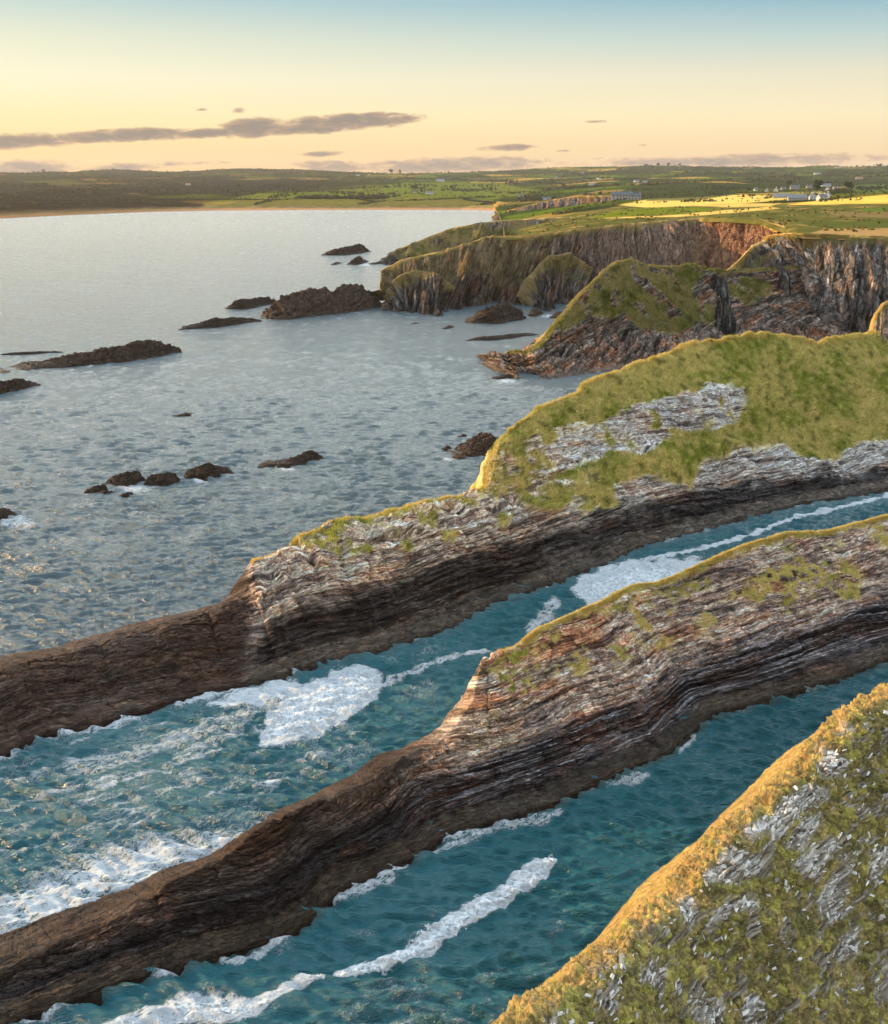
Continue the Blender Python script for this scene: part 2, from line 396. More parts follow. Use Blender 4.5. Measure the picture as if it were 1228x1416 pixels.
    nb_ = .7*fbm(S/5, 0, 8, 174, 3)*(T < 2)*np.clip(2-T, 0, 1); P[..., 0] += Nn[..., 0]*nb_; P[..., 1] += Nn[..., 1]*nb_
    ax_ = P[-1, 0, :2]-P[0, 0, :2]; ax_ = ax_/np.linalg.norm(ax_); across = -(x-x[0, 0])*ax_[1]+(y-y[0, 0])*ax_[0]; across = across-across[:, 20:21]
    zt_ = z+.55*across
    d, q, dark = rock_disp(S, zt_, y, 100, dip=.02, scale=.82, fold=2.4)
    d = d*(1-.40*tail); d = np.where(T < 2.6, np.maximum(d, -.25), d)
    fl = 1-np.abs(noise3(S/9, z/50, 4.4, 131))*3.2
    d = d - 1.7*np.clip(fl, 0, 1)**2*sstep(1.9, 2.6, T)*(1-tail)*(T < 3.6)
    lump = .42*fbm(x/1.3, y/1.3, z/1.3, 33, 3)+1.0*fbm(x/5, y/5, z/5, 35, 3)
    P = P+Nn*((d*amp*(1-g*.82))+lump*g*1.2)[..., None]*np.where(T < .9, 0, 1)[..., None]
    P[..., 2] = np.where((T > 1.10)&(T < 3.2)&(S > 7), np.maximum(P[..., 2], .34+.22*noise3(S/1.5, across0/.6, 0, 193)), P[..., 2])
    c = rock_col(S, q, y, z, 100, 1.0, .35)
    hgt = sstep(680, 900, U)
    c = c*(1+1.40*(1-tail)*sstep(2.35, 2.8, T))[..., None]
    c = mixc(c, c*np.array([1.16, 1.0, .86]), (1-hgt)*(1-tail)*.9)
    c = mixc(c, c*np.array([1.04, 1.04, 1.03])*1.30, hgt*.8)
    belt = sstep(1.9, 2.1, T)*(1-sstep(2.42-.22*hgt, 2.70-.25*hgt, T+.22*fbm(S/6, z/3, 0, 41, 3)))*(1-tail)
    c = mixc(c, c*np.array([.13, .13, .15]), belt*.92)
    shelf = (1-sstep(1.9, 2.1, T+.06*fbm(S/3, z, 0, 42, 2)))
    c = mixc(c, np.array([.072, .056, .042])*(1+.7*fbm(S/2.5, across0/.5, 0, 43, 4)+.5*fbm(x/.7, y/.7, 0, 47, 3))[..., None], shelf*(1-tail)*.85)
    brown = np.array([.062, .032, .019])*(1+1.1*fbm(S/3.5, q/.5, y/3, 44, 4)+.3*fbm(S/.6, q/.2, y, 46, 2))[..., None]
    c = mixc(c, brown*.80, tail*.9)
    c = mixc(c, (.20, .13, .085), tail*sstep(.38, .55, fbm(S/5, q/1.2, y/4, 45, 3))*.7)
    c = c*(1-.42*dark*(1-g))[..., None]*1.12
    c = mixc(c, turf_col(x, y, z, 50), g)
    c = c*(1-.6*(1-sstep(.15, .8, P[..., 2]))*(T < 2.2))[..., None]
    wet = np.clip(shelf+tail*.8+belt*.5, 0, 1)*(1-g)
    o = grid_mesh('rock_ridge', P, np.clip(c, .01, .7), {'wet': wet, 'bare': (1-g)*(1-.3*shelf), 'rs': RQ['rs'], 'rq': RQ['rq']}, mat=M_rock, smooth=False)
    tag(o, 'long layered rock ridge with thick turf top, between open sea and oval foam raft', 'rock ridge')
    def cf(p, n, r):
        c = turf_col(p[:, 0], p[:, 1], p[:, 2], 50)
        k = r.random(len(p))[:, None]
        top = sstep(.25, .8, n[:, 2])[:, None]
        return c*(.75+.8*k)*(1-.25*top)+np.array([.22, .17, .05])*.35*top*k*1.6
    Nn = normals(P)
    m = sstep(.5, .8, g)*(T < 6.9)*(P[..., 2] > 2)
    b = blades('turf', P, Nn, m*np.where(T > 5.8, 1.6, 1), 300000, .55, .036, cf, o, 3)
    tag(b, kind='stuff')
    ce = lambda p, n, r: STRAW*np.array([1.0, .88, .6])*(.7+.6*r.random(len(p))[:, None])  # extra crest blades, coloured bright straw to give a golden sun rim
    tag(blades('rim_glow_grass', P, Nn, ((T > 5.90)&(T < 6.35)&(P[..., 2] > 3)&(U > 350))*(.12+sstep(-.1, .25, fbm(S/4, T*6, 0, 191, 3))), 34000, .50, .04, ce, o, 8), kind='stuff')
    return P, g
P_A, g_A = build_A(); log('A')

# ---------------- ridge B : the bare ridge between both channels
def build_B():
    base = [(-200,1490),(30,1416),(101,1389),(177,1361),(252,1341),(313,1323),(384,1303),(439,1268),(465,1240),(545,1202),(576,1189),(620,1157),(700,1134),(764,1115),(789,1103),(845,1076),(927,1043),(984,992),(1060,972),(1152,943),(1228,915),(1420,860)]
    L1 = [(-200,1468,1.6),(30,1394,1.8),(101,1366,2),(177,1338,2),(252,1316,2.2),(313,1298,2.3),(384,1274,2.5),(465,1214,2.5),(545,1180,2.5),(620,1136,2.6),(700,1114,2.8),(764,1094,2.8),(845,1056,2.8),(927,1024,2.4),(984,974,2),(1060,957,2),(1152,928,2),(1228,900,2),(1420,847,2)]
    L2 = [(-200,1445,2.6),(30,1368,3),(177,1300,3.4),(313,1245,3.8),(465,1165,4.2),(620,1085,5),(700,1052,5.2),(764,1030,5),(845,998,5),(927,965,4.6),(1060,905,4.2),(1152,870,4.2),(1228,845,4.2),(1420,792,4.2)]
    L3 = [(-200,1428,3.6),(30,1345,4.2),(177,1275,4.6),(313,1205,5.2),(465,1125,6),(560,1070,7),(620,1035,7.8),(680,995,8.5),(764,955,9.3),(845,920,9.5),(927,885,9.3),(1060,832,9),(1152,802,9),(1228,782,9),(1420,735,9)]
    CR = [(-200,1408,4.5),(0,1343,5),(66,1310,5),(141,1281,5.5),(202,1248,5.5),(237,1219,6),(310,1187,6.5),(340,1160,7),(374,1136,7.5),(455,1106,8),(525,1071,9),(600,1033,10),(631,1002,10.5),(655,966,11.5),(661,933,12),(669,910,12.5),(695,904,13),(725,885,13),(743,869,13.5),(820,835,14),(907,805,15),(958,784,15),(1019,757,15),(1086,736,15),(1142,734,15),(1228,711,15),(1420,670,15)]
    lines, _ = axis_lines(base, [L1, L2, L3, CR], M=700, back=[(1.6, .82), (5, .3), (9, -1)], taper=(8, 0))
    rows = [6, 44, 110, 110, 110, 22, 16, 10]
    P, s = loft(lines, 1750, rows, 2, 1)
    T = rows_T(rows)[None, :]*np.ones((P.shape[0], 1)); S = s[:, None]*np.ones_like(T)
    U, V = project(P); Nn = normals(P)
    x, y, z = P[..., 0], P[..., 1], P[..., 2]
    a0_ = P[-1, 0, :2]-P[0, 0, :2]; a0_ = a0_/np.linalg.norm(a0_); across0 = -(x-x[0, 0])*a0_[1]+(y-y[0, 0])*a0_[0]
    Z8 = lambda p: zz(600, 700, 1.955, p)
    wob = 8*fbm(x/2.5, y/2.5, z/2.5, 121, 4)
    g = np.zeros_like(z)
    for st in [[(780,230),(850,200),(900,175),(960,140),(1100,150),(1120,190),(1060,210),(980,230),(960,280),(900,250),(820,270)],
               [(560,365),(640,355),(640,385),(570,395)], [(360,430),(400,370),(410,360),(400,450),(370,460)], [(180,420),(260,360),(340,340),(330,370),(250,410),(200,450)],
               [(620,235),(700,205),(740,210),(690,240)], [(1050,170),(1140,150),(1160,260),(1090,250)], [(625,285),(650,260),(655,300),(630,305)], [(480,375),(530,380),(520,420),(490,410)],[(430,290),(480,260),(560,240),(540,270),(470,300)], [(150,440),(250,430),(280,490),(200,500)]]:
        g = np.maximum(g, sstep(-6, 5, polysd(U, V, Z8(st))+wob*1.8))
    g = g*sstep(-.22, .12, fbm(x/1.1, y/1.1, z/1.1, 179, 4)-.06)
    g = np.maximum(g, sstep(.12, .42, fbm(S/3.2, z/3, y/4, 177, 4))*sstep(3.5, 4.2, T)*sstep(660, 720, U)*.8)
    cap = sstep(4.84, 4.95, T+.16*fbm(S/2, 0, 0, 178, 3))*sstep(690, 740, U)*(z > 3)
    g = np.maximum(g, cap)*sstep(650, 680, U)
    amp = np.clip(.5+.5*sstep(1.8, 2.3, T), 0, 1)*np.where(T > 5.1, .4, 1)
    tail = 1-sstep(520, 700, U)
    P[..., 2] += (.95+.5*noise3(S/4, 0, 3, 171)+.25*noise3(S/1.2, across0/1.0, 3, 172))*np.clip(T-1, 0, 1)**.30*(1-sstep(2.05, 2.8, T))*sstep(1, 9, S)
    P[..., 2] += .22*noise3(S/9, across0/.45, 5, 173)*sstep(1, 1.3, T)*(1-sstep(1.9, 2.2, T))
    nb_ = .7*fbm(S/5, 0, 8, 174, 3)*(T < 2)*np.clip(2-T, 0, 1); P[..., 0] += Nn[..., 0]*nb_; P[..., 1] += Nn[..., 1]*nb_
    ax_ = P[-1, 0, :2]-P[0, 0, :2]; ax_ = ax_/np.linalg.norm(ax_); across = -(x-x[0, 0])*ax_[1]+(y-y[0, 0])*ax_[0]; across = across-across[:, 20:21]
    zt_ = z+.55*across
    d, q, dark = rock_disp(S, zt_, y, 200, dip=-.035, scale=.5, fold=1.8, joint=.7)
    d = d*(1-.15*tail)+tail*sstep(3.2, 4.2, T)*(.35*noise3(S/3.2, across0/.5, 0, 181)+.2*noise3(S/1.1, across0/.25, 0, 182)); d = np.where(T < 2.6, np.maximum(d, -.15), d)
    P = P+Nn*(d*amp*(1-g*.8)+.12*g*fbm(x/.7, y/.7, z/.7, 134, 3))[..., None]*np.where(T < .9, 0, 1)[..., None]
    P[..., 2] = np.where((T > 1.10)&(T < 3.2)&(S > 7), np.maximum(P[..., 2], .34+.22*noise3(S/1.5, across0/.6, 0, 193)), P[..., 2])
    c = rock_col(S, q, y, z, 200, .95, .7); q0 = q
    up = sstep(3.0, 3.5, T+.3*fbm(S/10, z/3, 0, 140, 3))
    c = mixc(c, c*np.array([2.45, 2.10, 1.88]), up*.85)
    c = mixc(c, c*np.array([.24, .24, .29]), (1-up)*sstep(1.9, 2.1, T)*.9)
    tan = sstep(.10, .45, fbm(S/7, q/1.1, y/5, 141, 3))*up*sstep(620, 680, U)
    c = mixc(c, (.40, .26, .17), tan*.45*(1-.5*sstep(800, 1000, U)))
    ora = sstep(.25, .5, fbm(S/9, q/.9, y/8, 142, 3))
    c = mixc(c, (.30, .12, .06), ora*.5*sstep(2.7, 3.2, T)*sstep(600, 640, U))
    nose = np.exp(-((U-660)/55)**2)*up
    c = mixc(c, (.42, .36, .16), nose*.4*sstep(-.1, .3, fbm(x, y, z, 143, 3)))
    pale = sstep(.05, .32, fbm(S/11, q/.24, y/9, 144, 4))
    c = mixc(c, (.40, .39, .41), pale*.75*sstep(2.05, 2.4, T)*(1-sstep(3.3, 3.9, T))*(1-.35*tail))
    blob = sstep(-3, 3, polysd(U, V, zz(400, 1100, 2.924, [(192,268),(215,215),(300,195),(308,235),(200,272)]))+wob*.5)
    c = mixc(c, (.42, .20, .08), blob*.8)
    dk = np.array([.032, .022, .019])*(1+1.2*fbm(S/4, q/.35, y/3, 145, 4)+.35*fbm(S/.8, q/.15, y, 147, 2))[..., None]
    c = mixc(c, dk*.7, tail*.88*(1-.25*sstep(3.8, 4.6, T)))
    lit = sstep(4.4, 4.95, T)*tail
    c = mixc(c, np.array([.030, .019, .013])*(1+1.3*fbm(S/2.5, across0/.22, 0, 183, 4))[..., None], sstep(3.6, 4.4, T)*tail*.85)
    c = mixc(c, (.10, .055, .03), lit*.25*sstep(-.2, .3, fbm(S/2, q, y, 148, 3)))
    shelf = 1-sstep(1.92, 2.12, T+.07*fbm(S/3, z, 0, 149, 2))
    c = mixc(c, np.array([.058, .040, .026])*(1+.7*fbm(S/2.2, across0/.4, 0, 150, 4)+.5*fbm(x/.5, y/.5, 0, 151, 3))[..., None], shelf*.88)
    c = c*(1-.42*dark*(1-g))[..., None]*1.12
    gc = mixc(turf_col(x, y, z, 150)*1.05, STRAW*.9, cap*.7)
    c = mixc(c, gc, g)
    c = c*(1-.6*(1-sstep(.15, .8, P[..., 2]))*(T < 2.2))[..., None]
    wet = np.clip(shelf+tail*.7+(1-up)*.4, 0, 1)*(1-g)
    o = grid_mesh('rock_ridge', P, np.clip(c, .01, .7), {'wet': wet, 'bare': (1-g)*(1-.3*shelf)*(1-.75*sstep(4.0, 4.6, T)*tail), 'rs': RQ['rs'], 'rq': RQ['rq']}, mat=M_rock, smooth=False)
    tag(o, 'bare blocky rock ridge with a dark layered foot, running out between the two channels', 'rock ridge')
    def cf(p, n, r):
        k = r.random(len(p))[:, None]; t = sstep(.35, .8, n[:, 2])[:, None]
        return turf_col(p[:, 0], p[:, 1], p[:, 2], 150)*(.8+.8*k)*(1-.6*t)+STRAW*(.6+.8*k)*.6*t
    Nn = normals(P); m = sstep(.5, .8, g)*(T < 5.9)*(P[..., 2] > 2)
    b = blades('turf', P, Nn, m*(1+1.2*cap), 110000, .22, .020, cf, o, 4)
    tag(b, kind='stuff')
    ce = lambda p, n, r: STRAW*np.array([1.0, .88, .6])*(.7+.6*r.random(len(p))[:, None])  # crest fringe added for the rim glow, sunlight put into its straw colour
    tag(blades('rim_glow_grass', P, Nn, ((T > 4.90)&(T < 5.30)&(P[..., 2] > 3)&(U > 690))*(.10+sstep(-.1, .25, fbm(S/3, T*6, 0, 192, 3))), 26000, .26, .025, ce, o, 9), kind='stuff')
build_B(); log('B')

# ---------------- slope C : the stony, overgrown slope nearest the camera
def build_C():
    cr = [(420,1640),(560,1530),(640,1465),(700,1414),(726,1392),(786,1349),(859,1289),(885,1265),(924,1238),(958,1190),(979,1164),(1005,1138),(1035,1120),(1074,1082),(1108,1048),(1134,1020),(1164,988),(1194,970),(1228,951),(1330,890),(1480,820),(1700,740)]
    u = np.array([p[0] for p in cr], float); v = np.array([p[1] for p in cr], float)
    Y = 44+(u-700)*(68-44)/528
    C = at(u, v, Y)
    D = np.array([.62, -.785, 0])
    off = [(-13, -26), (-7, -10), (-2.2, -3.0), (-.5, -.5), (0, 0), (1.1, .35), (2.0, .05), (5, -4.0), (11, -12.5), (17, -21), (22, -27)]
    lines = [C+D*a+np.array([0, 0, b]) for a, b in off][::-1]
    rows = [30, 130, 240, 170, 70, 60, 40, 14, 12, 8]
    P, s = loft(lines, 1300, rows, 2, 10)
    T = rows_T(rows)[None, :]*np.ones((P.shape[0], 1)); S = s[:, None]*np.ones_like(T)
    U, V = project(P); Nn = normals(P)
    x, y, z = P[..., 0], P[..., 1], P[..., 2]
    # rock shows along strike, in patches
    a = S*.96+z*.28; bq = z*.96-S*.28
    rk = .75*fbm(a/3.6, bq/1.3, 0, 300, 4)+.5*fbm(a/1.2, bq/.45, 5, 305, 3)
    Z = lambda p: zz(700, 930, 2.326, p)
    R = np.full(z.shape, -50.)
    for st in [[(655,660),(700,600),(770,585),(800,610),(740,660),(690,675)], [(880,440),(960,390),(1020,380),(1020,405),(930,440),(870,520),(850,500)], [(550,745),(600,740),(620,775),(580,795)],
               [(930,620),(1040,540),(1050,560),(960,640)], [(1015,760),(1040,690),(1085,600),(1080,660),(1065,760),(1040,790)], [(1160,650),(1180,605),(1195,625),(1170,660)], [(660,790),(720,735),(780,725),(780,745),(700,770)],
               [(760,500),(820,480),(840,490),(780,530)], [(900,560),(960,480),(1010,470),(940,560)], [(1010,300),(1080,285),(1070,320),(1020,325)], [(440,985),(470,940),(490,970),(460,990)], [(300,1050),(340,1020),(330,1080)],[(1060,900),(1120,830),(1140,880),(1080,930)],[(760,1110),(790,1050),(800,1060),(775,1115)],[(600,1100),(650,1060),(690,1090),(640,1120)],[(1190,590),(1228,570),(1228,620)]]:
        R = np.maximum(R, polysd(U, V, Z(st)))
    R = sstep(-14, 2, R+16*rk)
    rock = np.clip(np.maximum(R, sstep(.17, .34, rk+.1)*.9), 0, 1)*sstep(.2, .8, 6.2-T)
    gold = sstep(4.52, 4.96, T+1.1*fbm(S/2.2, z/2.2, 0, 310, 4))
    rock = rock*(1-.45*sstep(4.6, 5.0, T))
    # slabs: plates tilted in the bedding, stepping up
    jj = a/.8+.5*noise3(bq/.3, a/.6, 0, 320); th = bq/.16+.8*noise3(a/1.6, bq/.5, 1, 321)
    Lr = np.floor(th); Bj = np.floor(jj*(.4+hsh(Lr, 3))+hsh(Lr)*9)
    fr = th-Lr; slab = (hsh(Lr, Bj, 3)-.35)*.62+(fr-.5)*.16
    f1, id1 = worley(S/.50+.4*noise3(x*2, y*2, z*2, 361), z/.42+(T > 5)*T*2+.4*noise3(x*2, y*2, z*2, 362), 5); f2, id2 = worley(S/.17, z/.15, 8)
    cush = np.sqrt(np.clip(1-(f1/.78)**2, 0, 1)); cu2 = np.sqrt(np.clip(1-(f2/.8)**2, 0, 1))
    big = .8*fbm(S/4.5, z/4, 0, 330, 3)
    d = big*.7+gold*.6*fbm(x/1.1, y/1.1, z/1.1, 371, 4)+(1-rock)*(cush*.15*(.3+id1)+.26*np.abs(fbm(x/.6, y/.6, z/.6, 373, 4))*2+cu2*.05)+rock*(slab*.9+.05*noise3(x*3, y*3, z*3, 331))
    P = P+Nn*(d*np.where(T > 7.0, .45, 1))[..., None]
    pal = id1
    c = mixc(np.broadcast_to(np.array([.15, .12, .05]), z.shape+(3,)), (.28, .25, .06), sstep(.2, .8, pal))
    c = mixc(c, (.24, .16, .075), sstep(.68, .8, pal)*.7); c = mixc(c, (.27, .24, .05), sstep(.93, .97, pal)*.6)
    c = mixc(c, (.07, .055, .030), sstep(.0, .5, fbm(S/2.6, z/2.6, 0, 340, 3))*.55)
    c = c*(.7+.9*id2)[..., None]*(.6+.4*sstep(0, .6, cush))[..., None]*(1+.6*fbm(x/1.5, y/1.5, z/1.5, 372, 4))[..., None]
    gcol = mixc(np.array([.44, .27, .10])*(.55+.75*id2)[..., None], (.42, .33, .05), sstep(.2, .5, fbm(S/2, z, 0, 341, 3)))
    c = mixc(c, gcol, gold*.8*(.35+.65*sstep(-.2, .2, fbm(x/.9, y/.9, z/.9, 374, 3))))  # gold of the sunlit crest edge mixed into the turf colour
    hb = hsh(Lr, Bj, 7)
    rc = mixc(np.broadcast_to(np.array([.30, .25, .20]), z.shape+(3,)), (.80, .74, .65), sstep(.50, .8, hb)*(.25+.75*R))
    rc = rc*(.7+.5*hsh(Lr, 2))[..., None]
    rc = mixc(rc, (.10, .085, .06), sstep(.8, 1, 1-fr)*.6)
    c = mixc(c, rc, rock)
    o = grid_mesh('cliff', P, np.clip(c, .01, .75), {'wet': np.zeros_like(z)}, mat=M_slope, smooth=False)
    tag(o, 'steep overgrown near slope with pale stone flakes and a golden sunlit edge', 'cliff slope', kind='structure')
    Nn = normals(P)
    def cf(p, n, r):
        U, V = project(p); k = r.random(len(p))[:, None]
        f = 1.3*fbm(p[:, 0]/.9, p[:, 1]/.9, p[:, 2]/.9, 350, 4)
        f2 = fbm(p[:, 0]/3, p[:, 1]/3, p[:, 2]/3, 355, 2)
        c = mixc(np.broadcast_to(np.array([.20, .17, .06]), (len(p), 3)), (.56, .52, .08), sstep(-.25, .45, f))
        c = mixc(c, (.25, .17, .09), sstep(.05, .45, f2)*.7)
        c = mixc(c, (.32, .30, .05), sstep(.42, .6, f)*.8)
        return c*(.6+.9*k)
    m = (1-rock)*(1-gold*.9)*(T > .6)*(T < 7)
    tag(blades('ground_cover', P, Nn, m*(.35+.65*sstep(-.3, .1, fbm(x/.8, y/.8, z/.8, 376, 3))), 420000, .10, .011, cf, o, 5), kind='stuff')
    def cg(p, n, r):
        k = r.random(len(p))[:, None]; f = sstep(.1, .5, fbm(p[:, 0]/1.2, p[:, 1]/1.2, p[:, 2], 360, 2))[:, None]
        h = sstep(.15, .5, fbm(p[:, 0]/.8, p[:, 1]/.8, p[:, 2]/.8, 366, 3))[:, None]
        return ((np.array([.52, .39, .17])*(1-f)+np.array([.46, .45, .08])*f)*(1-h*.7)+np.array([.16, .12, .05])*h*.7)*(.5+1.0*k)
    tag(blades('rim_glow_grass', P, Nn, gold*(1-rock)*(T < 9.6)*(.15+sstep(-.2, .25, fbm(x/.9, y/.9, z/.9, 374, 3))), 230000, .12, .012, cg, o, 6), kind='stuff')  # crest blades tinted gold for the sunlit edge
    # flakes of stone lying in the turf
    r = np.random.default_rng(9); n = 20000
    ii = r.integers(20, P.shape[0]-20, n*4); jx = r.integers(60, P.shape[1]-160, n*4)
    pr = R[ii, jx]**2*1.2+rock[ii, jx]*.3+.07; ok = r.random(n*4) < pr*.6; ii, jx = ii[ok][:n], jx[ok][:n]; n = len(ii)
    p = P[ii, jx]; nn = Nn[ii, jx]
    ax = np.cross(nn, [0, 0, 1.]); ax /= np.linalg.norm(ax, axis=1)[:, None]+1e-9
    ax = -ax*.93+np.cross(ax, nn)*.36+r.normal(size=(n, 3))*.22; ax /= np.linalg.norm(ax, axis=1)[:, None]
    nz = nn+r.normal(size=(n, 3))*.35; ay = np.cross(nz, ax); ay /= np.linalg.norm(ay, axis=1)[:, None]; az = np.cross(ax, ay)
    L = (.035+.26*r.random(n)**3.2)[:, None]; W = L*(.25+.4*r.random(n))[:, None]; Hh = L*.16
    cs = []
    for (a1, b1, c1) in ((-1,-.6,-1),(.8,-1,-1),(1,.5,-1),(-.5,1,-1),(-.9,-.5,1),(.7,-.8,1),(.9,.4,1),(-.4,.8,1)):
        j = r.normal(size=(n, 3))*.12
        cs.append(p+nn*.03+ax*L*(a1+j[:, :1])+ay*W*(b1+j[:, 1:2])+az*Hh*(c1+j[:, 2:3]))
    Vv = np.stack(cs, 1); q = np.array([[0,3,2,1],[4,5,6,7],[0,1,5,4],[1,2,6,5],[2,3,7,6],[3,0,4,7]])
    Fq = (np.arange(n)[:, None, None]*8+q[None]).reshape(-1)
    k = r.random((n, 1)); cc = np.repeat(((np.array([.28, .25, .21])*(1-k)+np.array([.78, .74, .68])*k))[:, None], 8, 1)
    tag(raw_mesh('rubble', Vv.reshape(-1, 3), Fq, 4, cc.reshape(-1, 3), smooth=False, mat=M_slope, parent=o), kind='stuff')
build_C(); log('C')

# ---------------- headland D : grassy hump in the middle distance
def build_D():
    base = [(668,508),(700,514),(722,527),(760,525),(800,519),(840,514),(900,506),(1000,494),(1100,484),(1200,478)]
    L1 = [(668,506,1),(720,520,2.5),(760,514,4),(800,508,5),(900,495,6),(1000,482,6),(1200,466,6)]
    L2 = [(668,503,2),(700,507,5),(740,502,10),(775,485,15),(800,472,18),(850,462,22),(900,458,24),(960,456,24),(1000,452,24),(1200,440,24)]
    L3 = [(668,502,2.5),(700,502,7),(742,489,13),(775,457,21),(800,432,26),(840,402,31),(880,388,36),(930,390,38),(985,395,40),(1040,398,40),(1200,390,40)]
    CR = [(668,501,3),(700,497,9),(742,482,17),(760,467,20),(775,441,25),(788,428,28),(800,410,31),(820,390,35),(835,373,38),(850,363,42),(872,358,44),(895,368,44),(925,370,44),(955,365,44),(985,373,45),(1040,373,45),(1200,360,45)]
    lines, _ = axis_lines(base, [L1, L2, L3, CR], M=500, back=[(6, .85), (18, .35), (32, -1)], taper=(8, 0))
    rows = [5, 24, 110, 130, 60, 20, 14, 8]
    P, s = loft(lines, 900, rows, 2, 4)
    T = rows_T(rows)[None, :]*np.ones((P.shape[0], 1)); S = s[:, None]*np.ones_like(T)
    U, V = project(P); Nn = normals(P); x, y, z = P[..., 0], P[..., 1], P[..., 2]
    Z2 = lambda p: zz(614, 180, 2, p)
    wob = 6*fbm(x/9, y/9, z/7, 421, 4)
    g = np.zeros_like(z)
    for st in [[(400,440),(420,395),(480,360),(540,365),(570,380),(680,370),(710,400),(690,450),(715,480),(700,530),(640,560),(540,545),(500,515),(440,520),(400,500)], [(760,430),(800,405),(900,420),(910,450),(860,475),(770,460)], [(720,480),(760,490),(750,540),(720,520)], [(290,545),(350,500),(380,470),(390,520),(330,560)]]:
        g = np.maximum(g, sstep(-4, 4, polysd(U, V, Z2(st))+wob*1.3))
    g = g*sstep(-.22, .12, fbm(x/8, y/8, z/6, 430, 4)+.12)
    cap = sstep(4.75, 4.95, T)*(z > 5); g = np.maximum(g, cap)
    d, q, dark = rock_disp(S, z, y, 400, dip=-.20, scale=1.5, fold=3.0, joint=1.2)
    amp = np.clip(.45+.55*sstep(1.6, 2.3, T), 0, 1)*(1-.75*g)*sstep(.3, 4, z+1.5)*.85
    P = P+Nn*(d*amp+g*(.5*fbm(x/2.5, y/2.5, z/2.5, 431, 3)))[..., None]*np.where(T < .9, 0, 1)[..., None]
    c = rock_col(S, q, y, z, 400, .66, .9)*np.array([1.08, .96, .86])
    low = 1-sstep(2.2, 3.1, T)
    c = mixc(c, c*np.array([.95, .78, .72]), low*.8)
    c = mixc(c, (.11, .085, .065), sstep(1.0, 0, (z/2.0))*.7)
    c = c*(1-.4*dark)[..., None]
    gc = mixc(turf_col(x/2, y/2, z/2, 450)*.55, OLIVE*.45, sstep(-.1, .4, fbm(x/14, y/14, z/14, 460, 3)))
    gc = mixc(gc, (.34, .22, .08), cap*.35)
    gc = mixc(gc, (.10, .135, .018), sstep(-10, 10, polysd(U, V, Z2([(520,545),(560,480),(620,450),(700,480),(700,530),(640,560)])))*.8)
    c = mixc(c, gc, g)
    o = grid_mesh('headland', P, np.clip(c, .01, .7), {'wet': low*.4*(1-g), 'bare': 1-g, 'rs': RQ['rs']/1.6, 'rq': RQ['rq']/1.6}, mat=M_rock, smooth=False)
    tag(o, 'humped headland with a green grass patch on dark slanting rock, in front of the tall cliffs', 'headland', kind='structure')
    m = sstep(.5, .8, g)*(T < 5.9)*(z > 3)
    def cf(p, n, r):
        k = r.random(len(p))[:, None]; t = sstep(.6, .9, n[:, 2])[:, None]
        return turf_col(p[:, 0]/2, p[:, 1]/2, p[:, 2]/2, 450)*.6*(.7+.6*k)*(1-.5*t)+STRAW*.7*k*t*.6
    tag(blades('turf', P, normals(P), m, 60000, .7, .12, cf, o, 14), kind='stuff')
build_D(); log('D')

